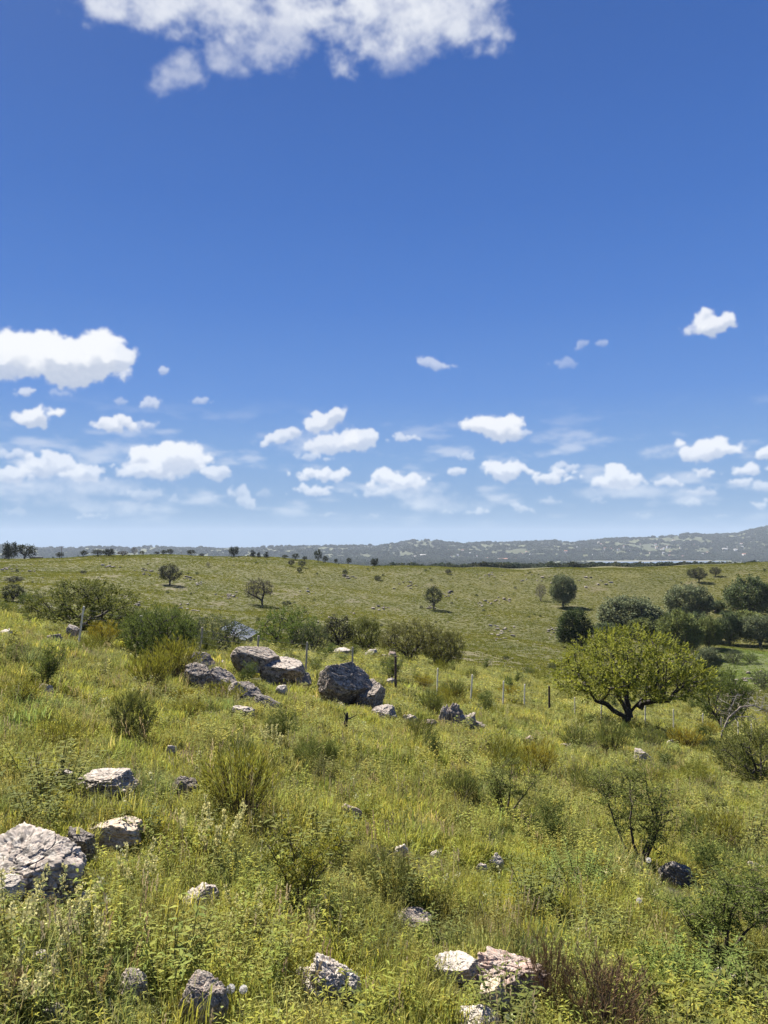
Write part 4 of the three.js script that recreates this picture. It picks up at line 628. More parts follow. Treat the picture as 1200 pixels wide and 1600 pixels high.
function shrub(gs, px, py, h, w, label, o = {}) {
  const p = o.d ? spot(px, o.d, py) : hit(px, py), k = mpp(p), g = new THREE.Group(); g.position.copy(p); g.position.y -= .03; part('stems', gs[0], M.bark, g); part('foliage', gs[1], o.mat ?? M.leaf, g, 'stuff'); g.scale.set(w * k, h * k, w * k); g.rotation.y = px;
  tag(put(g, o.name ?? 'broom_shrub'), label, o.category ?? 'shrub'); KEEP.push([p.x, p.z, w * k * .28, .6]); return g;
}
shrub(BROOM[0], 375, 1276, 116, 135, 'tall yellow-green broom shrub standing in the left half of the meadow');
shrub(BROOM[1], 840, 1210, 58, 66, 'round golden-green broom bush below the fence\'s rusty post');
shrub(BROOM[1], 162, 1012, 46, 52, 'bright yellow-green broom right of the leaning fence post');
shrub(BROOM[0], 272, 1062, 72, 90, 'broad broom shrub in front of the grey concrete post');
shrub(BROOM[0], 235, 1078, 66, 80, 'yellow-green broom left of the boulder heap, among dark shrubs');
shrub(BROOM[0], 345, 1102, 40, 80, 'low broom patch right under the line of boulders');
shrub(BROOM[1], 285, 1104, 32, 44, 'rounded pale broom tuft below the squarish boulder');
shrub(BROOM[0], 292, 1122, 34, 66, 'yellow broom patch below the rounded pale tuft');
shrub(BROOM[1], 796, 1068, 22, 40, 'golden broom behind the fence\'s bleached posts', { d: 38 });
shrub(BROOM[1], 1106, 1154, 30, 40, 'golden broom under the dead tree by the fence');
shrub(BROOM[1], 1072, 1168, 34, 60, 'yellowish broom right of the umbrella tree\'s trunk');
shrub(BROOM[2], 708, 1094, 34, 44, 'green broom beside the jagged outcrop, between fence posts');
shrub(BROOM[1], 716, 1096, 22, 26, 'small golden broom above the jagged outcrop');
shrub(BROOM[2], 672, 1118, 42, 52, 'dull green shrub left of the jagged outcrop');
shrub(BROOM[1], 660, 1076, 24, 36, 'golden tuft behind the fence left of the bleached post');
shrub(BROOM[2], 905, 1178, 44, 70, 'dark green shrub in the grass left of the umbrella tree\'s shade');
shrub(BROOM[2], 955, 1180, 54, 64, 'leafy green shrub in front of the umbrella tree\'s trunk');
shrub(BROOM[2], 1010, 1170, 34, 60, 'dark shrub at the foot of the umbrella tree');
shrub(BROOM[0], 1020, 1226, 30, 60, 'yellow-green shrub below the pale rock by the umbrella tree');
shrub(BROOM[2], 720, 1250, 50, 70, 'dull green shrub in the middle of the meadow');
shrub(BROOM[0], 1120, 1330, 70, 90, 'yellow-green wand shrub on the right slope');
shrub(BROOM[2], 500, 1190, 36, 60, 'grey-green shrub below the charred stump');
shrub(BROOM[0], 90, 1180, 60, 90, 'yellow-green shrub in the weeds of the left slope');
shrub(BROOM[0], 30, 1100, 46, 80, 'yellow-green shrub at the left edge above the meadow');
shrub(BROOM[2], 575, 1092, 20, 30, 'brownish little shrub right of the split boulder');
shrub(DRY, 856, 1578, 118, 84, 'upright dry brown shrub right of the pinkish slab', { mat: M.dark });
shrub(DRY, 945, 1618, 118, 170, 'wide dry brown shrub at the bottom edge', { mat: M.dark });
shrub(DRY, 14, 1600, 100, 60, 'reddish dry stalks in the lower left corner', { mat: M.dark });

// thorn saplings: a few crooked stems with sparse feathery leaves
function saplingGeo(seed, cA, cB, n = 5, yellow = 0) {
  const rg = rngOf(seed), st = new MB(), fo = new MB();
  for (let i = 0; i < n; i++) {
    const a = rg() * 2 * PI, lean = .25 + .35 * rg(), h = .65 + .35 * rg(); let p = V(0, 0, 0), d = V(Math.cos(a) * lean, 1, Math.sin(a) * lean).normalize(); const pts = [p.clone()], m = 7;
    for (let k = 0; k < m; k++) { d.add(V(rg() - .5, (rg() - .4) * .5, rg() - .5).multiplyScalar(.5)).normalize(); p = p.clone().addScaledVector(d, h / m); pts.push(p);
      if (k > 1) for (let j = 0; j < 4; j++) { const sd = V(rg() - .5, rg() * .5 - .1, rg() - .5).normalize(), l = .12 + .16 * rg(), e = p.clone().addScaledVector(sd, l); st.tube([p, e], [.004, .0015], 3, [.10, .075, .05]); for (let q = 0; q < 7; q++) { const o = p.clone().lerp(e, .15 + .85 * q / 7), dd = V(rg() - .5, rg() * .8 - .1, rg() - .5).normalize(); SPRAY.acacia(fo, o, dd, .085, mix3(cA, cB, rg()), rg); } } }
    st.tube(pts, pts.map((_, k) => .014 * (1 - k / m) + .003), 4, [.075, .055, .045]);
  }
  return [st.geo(), fo.geo()];
}
const SAP = [saplingGeo(8, [.185, .205, .045], [.12, .14, .034]), saplingGeo(9, [.15, .185, .035], [.095, .12, .024], 7), saplingGeo(10, [.26, .23, .02], [.15, .17, .025], 5)];
shrub(SAP[0], 1000, 1352, 140, 170, 'twiggy thorn sapling with bare crooked stems in the right half', { name: 'thorn_sapling', category: 'sapling' });
shrub(SAP[2], 462, 1424, 150, 150, 'thorn sapling with yellow tips in the middle of the lower meadow', { name: 'thorn_sapling', category: 'sapling' });
shrub(SAP[1], 1130, 1490, 130, 190, 'leafy low thorn bush on the right of the lower meadow', { name: 'thorn_sapling', category: 'sapling' });
shrub(SAP[1], 1190, 1470, 110, 130, 'leafy thorn bush at the right edge of the lower meadow', { name: 'thorn_sapling', category: 'sapling' });
shrub(SAP[0], 790, 1275, 90, 110, 'sparse thorn sapling right of the meadow\'s middle', { name: 'thorn_sapling', category: 'sapling' });
shrub(SAP[0], 965, 1265, 70, 120, 'sparse thorn sapling below the umbrella tree', { name: 'thorn_sapling', category: 'sapling' });
shrub(SAP[1], 70, 1075, 70, 70, 'thorn sapling in tall weeds at the upper left of the meadow', { name: 'thorn_sapling', category: 'sapling' });
shrub(SAP[1], 610, 1058, 40, 50, 'small thorn sapling behind the split boulder', { name: 'thorn_sapling', category: 'sapling', d: 31 });

// leafy weeds
function weedGeo(seed, o) {                                             // stalks with lance-shaped leaves (1 m tall, about 1 m wide)
  const rg = rngOf(seed), st = new MB(), fo = new MB();
  for (let i = 0; i < o.n; i++) {
    const a = rg() * 2 * PI, out = rg(), h = .6 + .4 * rg(), b = V(Math.cos(a) * out * o.r, 0, Math.sin(a) * out * o.r), lean = .1 + .3 * rg(), tip = b.clone().add(V(Math.cos(a) * lean, h, Math.sin(a) * lean)); st.tube([b, b.clone().lerp(tip, .5).add(V((rg() - .5) * .06, .02, (rg() - .5) * .06)), tip], [.008, .006, .003], 3, vary(o.stem, rg, .2));
    const m = o.leaves; for (let k = 0; k < m; k++) { const t = .2 + .8 * k / m, p = b.clone().lerp(tip, t), ang = k * 2.4 + rg(), dir = V(Math.cos(ang), .5 - .5 * rg(), Math.sin(ang)).normalize(), nor = V(-dir.x * dir.y, 1 - dir.y * dir.y, -dir.z * dir.y).normalize(); fo.leaf(p, dir, nor, o.l * (.7 + .6 * rg()) * (1.15 - .4 * t), o.w * (.8 + .4 * rg()), vary(mix3(o.cA, o.cB, rg()), rg, .2), o.droop * rg()); }
    if (o.plume) for (let k = 0; k < 60; k++) { const t = .68 + .36 * rg(), p = b.clone().lerp(tip, t).add(V(rg() - .5, rg() - .5, rg() - .5).multiplyScalar(.16 * (1.3 - t))), d = V(rg() - .5, rg(), rg() - .5).normalize(); fo.quad(p, d, V().crossVectors(d, V(rg() - .5, rg(), rg())).normalize(), .05, .018, vary(o.plume, rg, .15)); }
  }
  return [st.geo(), fo.geo()];
}
const W_LEAF = { n: 9, r: .22, leaves: 12, l: .2, w: .03, droop: .4, stem: [.10, .11, .03], cA: [.20, .225, .05], cB: [.10, .135, .03] };
const WEED = { big: weedGeo(1, { ...W_LEAF, n: 8, l: .15, w: .024, cA: [.30, .32, .07], cB: [.15, .19, .04] }), narrow: weedGeo(2, { ...W_LEAF, n: 16, leaves: 16, l: .17, w: .018, cA: [.155, .17, .035], cB: [.09, .11, .026] }), yellow: weedGeo(3, { ...W_LEAF, n: 16, r: .3, leaves: 14, l: .17, w: .02, cA: [.19, .19, .03], cB: [.10, .12, .025] }), plume: weedGeo(4, { ...W_LEAF, n: 9, r: .18, leaves: 14, l: .15, w: .014, plume: [.60, .56, .26] }), feather: weedGeo(5, { ...W_LEAF, n: 26, r: .32, leaves: 46, l: .10, w: .007, droop: .1, cA: [.19, .25, .05], cB: [.12, .17, .034] }), rosy: weedGeo(6, { ...W_LEAF, n: 6, r: .15, leaves: 16, l: .14, w: .014, cA: [.19, .19, .045], cB: [.12, .13, .035], plume: [.50, .36, .15] }) };
const weed = (kind, px, py, h, w, label, name = 'weed') => shrub(WEED[kind], px, py, h, w, label, { name, category: 'plant' });
weed('big', 265, 1540, 140, 150, 'large-leaved weed with bright curling leaves at lower left', 'leafy_weed');
weed('narrow', 620, 1418, 84, 100, 'narrow-leaved bush in the middle of the lower meadow', 'leafy_weed');
weed('narrow', 835, 1424, 84, 110, 'leafy bush right of the bright white lone stone', 'leafy_weed');
weed('narrow', 790, 1606, 100, 120, 'narrow-leaved plant growing over the cream rock', 'leafy_weed');
weed('yellow', 480, 1360, 100, 140, 'yellow-green leafy bush behind the yellow-tipped sapling', 'leafy_weed');
weed('yellow', 1060, 1610, 90, 170, 'leafy yellow-green weeds at the bottom edge right of the dry shrub', 'leafy_weed');
weed('yellow', 570, 1606, 76, 130, 'low leafy weed at the bottom edge right of the domed white rock', 'leafy_weed');
weed('narrow', 1170, 1590, 120, 130, 'leafy weed in the lower right corner', 'leafy_weed');
weed('narrow', 695, 1482, 70, 80, 'leafy weed above the striped white rock', 'leafy_weed');
weed('narrow', 60, 1290, 80, 110, 'dark leafy weed behind the large pale rock', 'leafy_weed');
weed('yellow', 70, 1235, 80, 130, 'yellowish leafy weed left of the long pale broken rock', 'leafy_weed');
weed('narrow', 935, 1478, 70, 100, 'leafy weed above the wide dry shrub', 'leafy_weed');
weed('narrow', 215, 1310, 60, 90, 'leafy weed right of the cream flat rock', 'leafy_weed');
weed('yellow', 1165, 1330, 80, 100, 'leafy weed at the right edge above the pale stone', 'leafy_weed');
weed('feather', 1090, 1552, 95, 150, 'feathery soft green plant on the right of the lower meadow', 'feathery_plant');
weed('feather', 1030, 1546, 75, 90, 'smaller feathery green plant left of the feathery soft green one', 'feathery_plant');
weed('feather', 905, 1395, 70, 120, 'feathery green patch right of the leafy bush', 'feathery_plant');
weed('feather', 45, 1040, 36, 70, 'soft green feathery patch on the left slope', 'feathery_plant');
weed('plume', 342, 1360, 110, 80, 'cream flower plumes in front of the tall broom shrub', 'flowering_weed');
weed('plume', 380, 1462, 76, 76, 'pale yellow flower plumes right of the angular pale rock', 'flowering_weed');
weed('plume', 90, 1480, 110, 110, 'pale yellow flower spikes below the white rocks on the left', 'flowering_weed');
weed('plume', 215, 1400, 80, 80, 'pale flower spikes right of the large pale rock', 'flowering_weed');
weed('rosy', 150, 1592, 90, 60, 'orange-tinted flower spike in the lower left corner area', 'flowering_weed');
weed('plume', 45, 1600, 120, 110, 'yellow-green flower spikes at the bottom edge on the left', 'flowering_weed');
weed('plume', 20, 1500, 130, 120, 'tall flower spikes at the left edge below the white rock', 'flowering_weed');
weed('plume', 130, 1520, 110, 100, 'flower spikes left of the rock beneath the large-leaved plant', 'flowering_weed');
weed('plume', 300, 1330, 70, 60, 'small flower plumes left of the cream ones', 'flowering_weed');
weed('plume', 425, 1190, 60, 46, 'pale plume standing above the tall broom shrub', 'flowering_weed');
weed('plume', 900, 1150, 26, 24, 'small pale plume left of the umbrella tree', 'flowering_weed');
{ // seed puffs
  const rg = rngOf(60); let first = true;
  for (const [px, py, s, label] of [[360, 1545, 6, 'left one of two round white seed puffs by the streaked grey rock'], [380, 1546, 5.5, 'right one of two round white seed puffs by the streaked grey rock'], [1014, 1344, 3.6, 'round white seed puff under the twiggy thorn sapling'], [999, 1407, 3.6, 'round white seed puff in the grass of the right half']]) {
    const f = hit(px, py + 40), k = mpp(f), g = new THREE.Group(); g.position.copy(f); const top = EYE + ray(px, py)[1] * -f.z - f.y, mb = new MB(), hd = new MB(); mb.tube([V(0, -.02, 0), V(.01, top * .5, 0), V(0, top, 0)], [.003, .0025, .002], 4, [.2, .19, .08]); part('stem', mb.geo(), M.grass, g);
    for (let i = 0; i < 150; i++) { const z = rg() * 2 - 1, a = rg() * 2 * PI, r = Math.sqrt(1 - z * z), d = V(r * Math.cos(a), z, r * Math.sin(a)), R = s * k, sd = V().crossVectors(d, V(rg(), rg(), rg())).normalize(), q = d.clone().multiplyScalar(R); hd.ribbon([V(0, 0, 0), q], [.0006, .0009], sd, [.75, .73, .7]); for (let j = 0; j < 3; j++) hd.quad(q, sd.clone().applyAxisAngle(d, j * 2.1).addScaledVector(d, .3).normalize(), d, R * .28, .0022, [.78, .76, .74]); }
    const h = part('seed_head', hd.geo(), M.leaf, g); h.position.y = top; tag(put(g, 'seed_puff'), label, 'seed head'); first = false;
  }
}

// ---------------------------------------------------------------- meadow grass and small weeds (stuff)
function tuftGeo(seed, o) {
  const rg = rngOf(seed), mb = new MB();
  for (let i = 0; i < o.n; i++) {
    const a = rg() * 2 * PI, r = o.r * Math.sqrt(rg()), b = V(Math.cos(a) * r, -.03, Math.sin(a) * r), h = lerp(o.h0, o.h1, rg() * rg() * .6 + .4 * rg()), la = a + (rg() - .5) * 2.6, ln = h * (o.lean ?? .4) * (.3 + rg()), w = o.w * (.7 + .6 * rg()), s = V(-Math.sin(la + rg()), 0, Math.cos(la + rg())).normalize();
    const m1 = b.clone().add(V(Math.cos(la) * ln * .18, h * .45, Math.sin(la) * ln * .18)), m2 = b.clone().add(V(Math.cos(la) * ln * .5, h * .8, Math.sin(la) * ln * .5)), t = b.clone().add(V(Math.cos(la) * ln, h * (1 - .12 * rg()), Math.sin(la) * ln));
    const dry = rg() < (o.dry ?? .12), c = dry ? vary([1.45, 1.3, 1.8], rg, .25) : vary([1, 1, 1], rg, .3);
    mb.ribbon([b, m1, m2, t], [w * .8, w, w * .65, 0], s, c);
    if (o.seed && rg() < o.seed) for (let k = 0; k < 7; k++) { const d = V(rg() - .5, .6 + rg(), rg() - .5).normalize(); mb.quad(t.clone().addScaledVector(V(0, -1, 0), k * .012 * (h / .4)), d, V().crossVectors(d, V(1, .2, .3)).normalize(), .03 * (h / .5), .005, vary([1.25, 1.25, 1.5], rg, .2)); }
  }
  return mb.geo();
}
function sprigGeo(seed, o) {
  const rg = rngOf(seed), mb = new MB();
  for (let i = 0; i < o.n; i++) {
    const a = rg() * 2 * PI, r = o.r * rg(), h = o.h * (.55 + .5 * rg()), b = V(Math.cos(a) * r, -.02, Math.sin(a) * r), t = b.clone().add(V((rg() - .5) * h * .6, h, (rg() - .5) * h * .6)); mb.ribbon([b, b.clone().lerp(t, .5), t], [.003, .0025, .001], V(Math.cos(a), 0, Math.sin(a)), vary([.8, .7, .7], rg, .2));
    for (let k = 0; k < o.leaves; k++) { const q = b.clone().lerp(t, .2 + .8 * k / o.leaves), ang = k * 2.4 + rg(), dir = V(Math.cos(ang), .45 - .6 * rg(), Math.sin(ang)).normalize(), nor = V(-dir.x * dir.y, 1 - dir.y * dir.y, -dir.z * dir.y).normalize(); mb.leaf(q, dir, nor, o.l * (.6 + .7 * rg()), o.w * (.8 + .4 * rg()), vary([1, 1, 1], rg, .3), .4 * rg()); }
    if (o.bloom) for (let k = 0; k < 9; k++) { const d = V(rg() - .5, rg(), rg() - .5).normalize(); mb.quad(t.clone().add(V(rg() - .5, rg() - .7, rg() - .5).multiplyScalar(.045)), d, V().crossVectors(d, V(rg(), rg(), rg())).normalize(), .016, .007, o.bloom); }
  }
  return mb.geo();
}
const PAL = { green: [.19, .215, .037], lime: [.325, .33, .05], olive: [.21, .208, .046], straw: [.39, .335, .135], rust: [.21, .15, .07], soft: [.17, .225, .065] };
function sward(x, z, rg) {                  // colour of the growth at a place
  const a = fbm2(x / 2.2 + 4, z / 2.6, 3), b = fbm2(x / 6 - 20, z / 7 + 8, 3), c = fbm2(x / 1.3 + 60, z / 1.5, 2), d = fbm2(x / 13 + 70, z / 15, 2);
  let k = mix3(PAL.olive, PAL.lime, sst(-.45, .5, a + d * .4)); k = mix3(k, PAL.green, sst(.0, .55, b) * .75); k = mix3(k, PAL.straw, sst(.25, .7, c) * .45); k = mix3(k, PAL.rust, sst(.5, .8, fbm2(x / 1.7 - 90, z / 1.7, 2)) * .5); k = mix3(k, PAL.soft, sst(.3, .6, fbm2(x / 3.3 + 120, z / 3.3, 2)) * .6);
  return vary(k, rg, .32);
}
const Y_UP = V(0, 1, 0);
function scatter(name, geos, mat, n, place, label, category) {
  const per = geos.map(() => []), mt = new THREE.Matrix4(), qa = new THREE.Quaternion(), qb = new THREE.Quaternion(), rg = rngOf(name.length * 31 + n);
  for (let i = 0; i < n; i++) {
    const q = place(rg); if (!q) continue; let s = q.s, drop = false;
    if (q.z > -70) for (const [kx, kz, kr, ks] of KEEP) { const dx = q.x - kx, dz = q.z - kz; if (dx * dx + dz * dz < kr * kr) { if (ks === 1) { drop = true; break; } s = Math.min(s, q.s * ks); } }
    if (drop) continue;
    qa.setFromAxisAngle(Y_UP, rg() * 6.283); qb.setFromAxisAngle(V(rg() - .5, 0, rg() - .5).normalize(), .25 * rg());
    per[rg() * geos.length | 0].push([mt.compose(V(q.x, H(q.x, q.z), q.z), qb.multiply(qa), V(q.s * (.6 + .4 * s / q.s), s * (.8 + .45 * rg()), q.s * (.6 + .4 * s / q.s))).clone(), q.c]);
  }
  const c = new THREE.Color();
  geos.forEach((g, k) => { const L = per[k], im = new THREE.InstancedMesh(g, mat, L.length); L.forEach(([m, col], i) => { im.setMatrixAt(i, m); im.setColorAt(i, c.setRGB(...col)); }); tag(put(im, name), label, category, null, 'stuff'); });
}
const inWedge = (rg, d0, d1, pw = 1, half = .62) => { const t = rg(), d = Math.pow(lerp(Math.pow(d0, pw), Math.pow(d1, pw), t), 1 / pw), u = (rg() * 2 - 1) * half, x = u * d + (rg() - .5) * 1.2; return [x, -d, d]; };
const fine = [0, 1, 2, 3].map((i) => tuftGeo(500 + i, { n: 46, r: .14, h0: .10, h1: [.22, .28, .26, .36][i], w: .0028, lean: .55, dry: .16, seed: [.05, .12, .05, .2][i] }));
const medium = [0, 1, 2].map((i) => tuftGeo(510 + i, { n: 42, r: .2, h0: .12, h1: [.25, .33, .28][i], w: .0055, lean: .5, dry: .14, seed: .12 }));
const coarse = [0, 1, 2].map((i) => tuftGeo(520 + i, { n: 34, r: .34, h0: .14, h1: [.26, .34, .3][i], w: .012, lean: .5, dry: .12, seed: .1 }));
const distant = [0, 1].map((i) => tuftGeo(530 + i, { n: 16, r: .55, h0: .1, h1: .3, w: .05, lean: .6, dry: .1 }));
const sprigs = [sprigGeo(1, { n: 5, r: .08, h: .32, leaves: 11, l: .042, w: .007 }), sprigGeo(2, { n: 4, r: .06, h: .4, leaves: 14, l: .055, w: .006 }), sprigGeo(3, { n: 6, r: .1, h: .2, leaves: 8, l: .032, w: .009 })];
const blooms = [sprigGeo(4, { n: 3, r: .05, h: .38, leaves: 8, l: .05, w: .008, bloom: [3.4, 2.9, 6] }), sprigGeo(5, { n: 3, r: .05, h: .34, leaves: 8, l: .05, w: .008, bloom: [2.6, 2.1, 1.6] })];
const place = (d0, d1, pw, s0, s1) => (rg) => { const [x, z] = inWedge(rg, d0, d1, pw); const low = .8 + .55 * fbm2(x / 1.7 + 7, z / 1.7, 2); return { x, z, s: lerp(s0, s1, rg()) * low, c: sward(x, z, rg) }; };
scatter('meadow_grass', fine, M.grass, 8000, place(2.6, 10, 1.5, .75, 1.25), 'fine meadow grass close to the viewer', 'grass');
scatter('meadow_grass', medium, M.grass, 16000, place(8.5, 24, 1.5, .75, 1.25), 'meadow grass of the near slope', 'grass');
scatter('meadow_grass', coarse, M.grass, 36000, place(22, 75, 1.7, .75, 1.25), 'tall grass around and beyond the fence', 'grass');
scatter('hill_grass', distant, M.grass, 190000, (rg) => { const [x, z, d] = inWedge(rg, 65, 345, 2, .58); const b = bare(x, z); if (rg() < b * .7) return null; const m = meadow(x, z); let c = mix3([.158, .155, .021], [.115, .126, .018], clamp(.5 + .8 * fbm2(x / 40, z / 55, 4) + .5 * fbm2(x / 9, z / 11, 2), 0, 1)); if (rg() < .04) c = [.085, .095, .018]; c = mix3(c, [.17, .22, .036], m); return { x, z, s: .4 + .55 * rg(), c: vary(c, rg, .22) }; }, 'short grass covering the far slope', 'grass');
scatter('small_weeds', sprigs, M.grass, 3000, (rg) => { const [x, z] = inWedge(rg, 2.8, 16, 1.3); if (fbm2(x / 1.5 + 33, z / 1.5, 2) < -.05 + .5 * (rg() - .5)) return null; return { x, z, s: .7 + .6 * rg(), c: vary(mix3(PAL.green, PAL.lime, rg()), rg, .2) }; }, 'small leafy weeds between the grass', 'weeds');
const herb = (rg, x, z) => { const t = fbm2(x / 1.2 + 200, z / 1.4, 2) * .5 + .5 * (rg() * 1.6 - .8); return vary(mix3([.15, .16, .034], mix3([.37, .345, .055], [.31, .32, .09], rg()), sst(-.5, .6, t)), rg, .2); };
scatter('meadow_herbs', [1, 2, 3, 4].map((i) => sprigGeo(60 + i, { n: 9, r: .11, h: [.2, .28, .24, .36][i - 1], leaves: 15, l: [.03, .036, .05, .04][i - 1], w: [.0042, .0042, .003, .0028][i - 1] })), M.grass, 2400, (rg) => { const [x, z] = inWedge(rg, 2.8, 12, 1.4); return { x, z, s: (.6 + .7 * rg()) * (.9 + .5 * fbm2(x / .9 + 70, z / .9, 2)), c: herb(rg, x, z) }; }, 'small-leaved herbs mixed with the near grass', 'herbs');
scatter('meadow_herbs', [1, 2, 3].map((i) => sprigGeo(70 + i, { n: 9, r: .2, h: [.26, .36, .3][i - 1], leaves: 14, l: .06, w: .0095 })), M.grass, 4200, (rg) => { const [x, z] = inWedge(rg, 11, 34, 1.5); return { x, z, s: (.6 + .7 * rg()) * (.9 + .5 * fbm2(x / 1.6 + 70, z / 1.6, 2)), c: herb(rg, x, z) }; }, 'small-leaved herbs over the middle of the meadow', 'herbs');
scatter('meadow_herbs', [1, 2].map((i) => sprigGeo(80 + i, { n: 9, r: .4, h: [.36, .46][i - 1], leaves: 11, l: .11, w: .03 })), M.grass, 4500, (rg) => { const [x, z] = inWedge(rg, 32, 80, 1.7); return { x, z, s: (.6 + .7 * rg()) * (.9 + .5 * fbm2(x / 3 + 70, z / 3, 2)), c: herb(rg, x, z) }; }, 'herbs around and beyond the fence', 'herbs');
scatter('dry_stalks', [1, 2, 3].map((i) => tuftGeo(560 + i, { n: 7, r: .1, h0: .3, h1: .62, w: .0022, lean: .35, dry: 0, seed: .8 })), M.grass, 1500, (rg) => { const [x, z] = inWedge(rg, 2.8, 24, 1.3); if (fbm2(x / 1.3 + 133, z / 1.3, 2) < .0) return null; return { x, z, s: .6 + .6 * rg(), c: vary(mix3([.16, .12, .06], [.32, .27, .12], rg()), rg, .2) }; }, 'dry brown and straw stalks standing in the grass', 'stalks');
scatter('wild_flowers', blooms, M.grass, 900, (rg) => { const [x, z] = inWedge(rg, 4, 34, 1.3); if (fbm2(x / 2.4 - 13, z / 2.4, 2) < .1) return null; return { x, z, s: .7 + .6 * rg(), c: vary([.15, .17, .045], rg, .15) }; }, 'tiny white and straw wild flowers in the grass', 'flowers');
scatter('tall_weeds', [1, 2, 3].map((i) => sprigGeo(40 + i, { n: 9, r: .3, h: .55, leaves: 14, l: .10, w: .022 })), M.grass, 1500, (rg) => { const [x, z] = inWedge(rg, 16, 70, 1.6); if (fbm2(x / 4 - 40, z / 4, 3) < .05) return null; return { x, z, s: .6 + .6 * rg(), c: vary(mix3(PAL.green, PAL.olive, rg()), rg, .25) }; }, 'taller weeds among the grass by the fence', 'weeds');
scatter('meadow_scrub', [BROOM[2][1], BROOM[0][1], SAP[1][1], WEED.narrow[1]], M.leaf, 420, (rg) => { const [x, z, d] = inWedge(rg, 6, 75, 1.5); if (fbm2(x / 5 + 300, z / 6, 2) < -.15) return null; return { x, z, s: (.28 + .4 * rg()) * (1 + d / 90), c: vary([.8, .82, .9], rg, .25) }; }, 'low scrub scattered through the meadow', 'scrub');
scatter('hill_scrub', [KIND.slope[2].children[1].geometry], M.dark, 130, (rg) => { const [x, z] = inWedge(rg, 75, 340, 1.6, .56); return { x, z, s: .10 + .16 * rg(), c: vary([1.1, 1.1, 1], rg, .3) }; }, 'low dark scrub dotted over the far slope', 'scrub');

// ---------------------------------------------------------------- the far country: woods, town
{
  const mb = new MB(), rg = rngOf(900), c = V(0, 0, 0);
  for (let i = 0; i < 260; i++) { const q = V(rg() * 2 - 1, rg() * 1.7 - .6, rg() * 2 - 1); if (q.length() > 1.05) { i--; continue; } const d = V(rg() - .5, rg() - .3, rg() - .5).normalize(); mb.quad(q, d, V().crossVectors(d, V(rg() - .5, rg() - .5, rg() - .5)).normalize(), .5, .2, vary([1, 1, 1], rg, .25)); } void c;
  const far = mb.geo();
  const put1 = (name, n, f, label) => { const r = rngOf(name.length * 7 + n), im = new THREE.InstancedMesh(far, M.dark, n), mt = new THREE.Matrix4(), q = new THREE.Quaternion(), col = new THREE.Color(); let k = 0, t = 0; while (k < n && t++ < n * 40) { const o = f(r); if (!o) continue; const [x, z, s, cc] = o; im.setMatrixAt(k, mt.compose(V(x, H(x, z) + s * .45, z), q.setFromAxisAngle(Y_UP, r() * 6), V(s * (1 + .6 * r()), s, s))); im.setColorAt(k++, col.setRGB(...vary(cc, r, .3))); } im.count = k; tag(put(im, name), label, 'woods', null, 'stuff'); };
  put1('valley_woods', 2600, (r) => { const d = 560 + 2300 * r() * r(), px = 520 + 780 * r(), x = (px - 600) / FOCAL * d; if (px < 640 && r() < .6) return null; if (lake(x, -d) > 0) return null; if (d < 1000 && fbm2(x / 60, d / 90, 2) < -.1 + .5 * sst(800, 560, px)) return null; return [x, -d, (1.5 + 1.7 * r()) * (1 + d / 2200), [.07, .085, .05]]; }, 'dark line of woods beyond the right ridge');
  put1('hill_woods', 14000, (r) => { const d = 4650 + 2300 * r(), px = -150 + 1430 * r(), x = (px - 600) / FOCAL * d; if (lake(x, -d) > 0) return null; const dens = fbm2(x / 420 + 8, d / 500, 4) + .35 * sst(5600, 4700, d) + .35 * sst(1050, 1200, px) - .05; if (dens < 1.5 * r() - .35) return null; return [x, -d, 6 + 7 * r(), [.065, .08, .045]]; }, 'patches of woodland on the far hills');
  put1('plain_woods', 3200, (r) => { const d = 2700 + 1950 * r(), px = 380 + 860 * r(), x = (px - 600) / FOCAL * d; if (lake(x, -d) > .0 || lake(x, -d + 200) > .5 || (px > 930 && d > 3300 && r() < .9)) return null; return [x, -d, 5 + 6 * r(), [.06, .075, .045]]; }, 'woods on the plain before the lake');
  put1('skyline_woods', 420, (r) => { const d = CREST - 40 + 80 * r(), px = [200, 770, 880, 980, 350][r() * 5 | 0] + 160 * (r() - .5), x = (px - 600) / FOCAL * d; return fbm2(x / 160, 3, 2) < .05 ? null : [x, -d, 4 + 5 * r(), [.055, .065, .04]]; }, 'trees along the crest of the far hills');
}
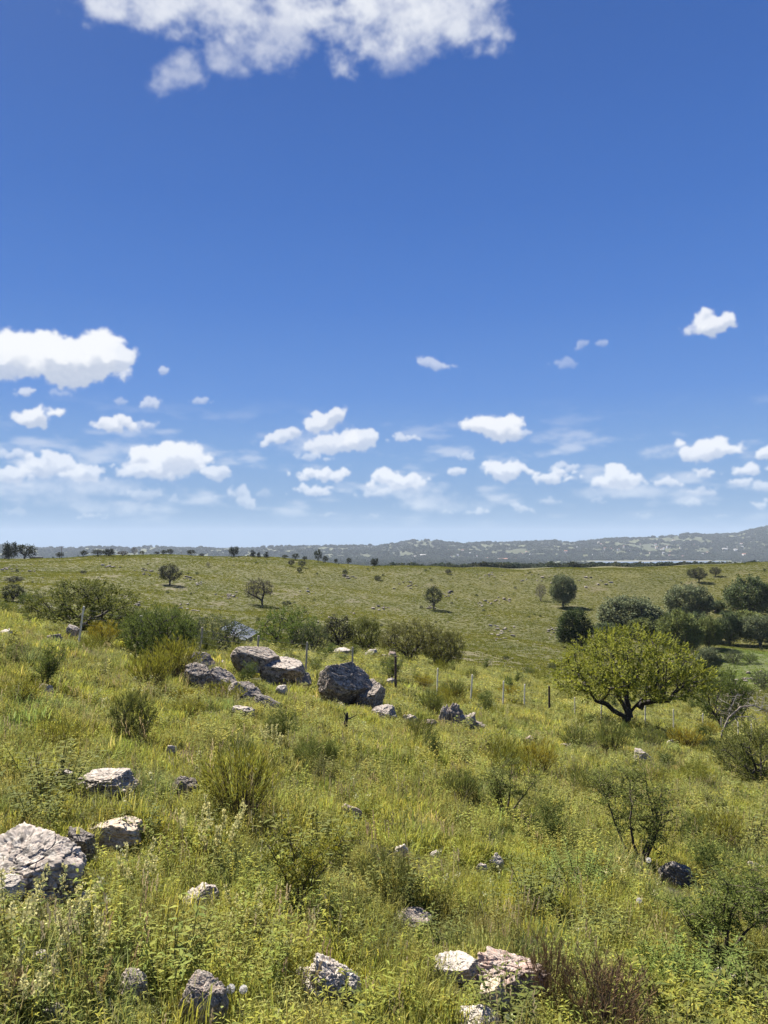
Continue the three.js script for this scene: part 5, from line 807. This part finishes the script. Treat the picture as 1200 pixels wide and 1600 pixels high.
{ // the town: pale houses on the far hillside, a few larger
  const rg = rngOf(77), walls = [plain(.78, .76, .72, .9), plain(.62, .55, .47, .9), plain(.7, .68, .66, .9)], roofs = [plain(.36, .16, .10, .9), plain(.42, .40, .38, .9)], dark = plain(.06, .07, .08, .4);
  const house = (px, py, w, h, label, group) => {
    const [u, v] = ray(px, py); let d = 4560; while (d < 6950 && EYE + v * d > H(u * d, -d)) d += 12; const p = V(u * d, H(u * d, -d), -d), g = new THREE.Group(), k = d / FOCAL, W = w * k, Hh = h * k, D = Math.max(W * .7, 7); g.position.copy(p); g.rotation.y = (rg() - .5) * .8;
    const b = part('wall', new THREE.BoxGeometry(W, Hh + 10, D), walls[rg() * 3 | 0], g); b.position.y = Hh / 2 + 3 - 5; const sh = new THREE.Shape([new THREE.Vector2(-D * .56, 0), new THREE.Vector2(D * .56, 0), new THREE.Vector2(0, Math.min(Hh * .3, 4))]); const rf = part('roof', new THREE.ExtrudeGeometry(sh, { depth: W * 1.06, bevelEnabled: false }), roofs[rg() * 1.7 | 0], g); rf.rotation.y = PI / 2; rf.position.set(-W * .53, Hh + 3.02, 0);
    const n = Math.max(2, Math.round(W / 9)); for (let i = 0; i < n; i++) { const q = part('window', new THREE.BoxGeometry(W / n * .4, Hh * .28, .5), dark, g); q.position.set((i + .5) / n * W - W / 2, Hh * .55 + 2.6, D / 2); }
    tag(put(g, 'house'), label, 'house', group);
  };
  [[647, 872, 8, 2.2, 'long white building low on the far hillside, left one of the pair'], [661, 871, 9, 3, 'long white building low on the far hillside, right one of the pair'], [723, 863, 4, 2, 'white house above the woods below the grassy far hill'], [786, 880, 12, 2.6, 'long white hall at the edge of the valley woods'], [822, 865, 3, 2, 'pale house left of the twin dark woods on the far hill'], [884, 866, 5, 4.5, 'tall white building standing alone on the far hill'], [735, 867, 4, 2, 'pale house right of the woods under the grassy far hill'], [1133, 862, 8, 4, 'pale building on the cleared slope above the lake'], [1150, 863, 7, 3, 'pale building right of the one on the cleared slope'], [1165, 869, 10, 2.5, 'long pale building at the lake\'s right end']].forEach((a) => house(...a, undefined));
  for (let i = 0; i < 60; i++) { const px = 690 + 480 * rg(), py = px < 900 ? 861 + 20 * rg() : 846 + 26 * rg(); house(px, py, 1.6 + 2.2 * rg(), 1.2 + 1.1 * rg(), 'small pale house among trees on the far hillside', 'small houses on the far hillside'); }
}
renderer.render(scene, camera);
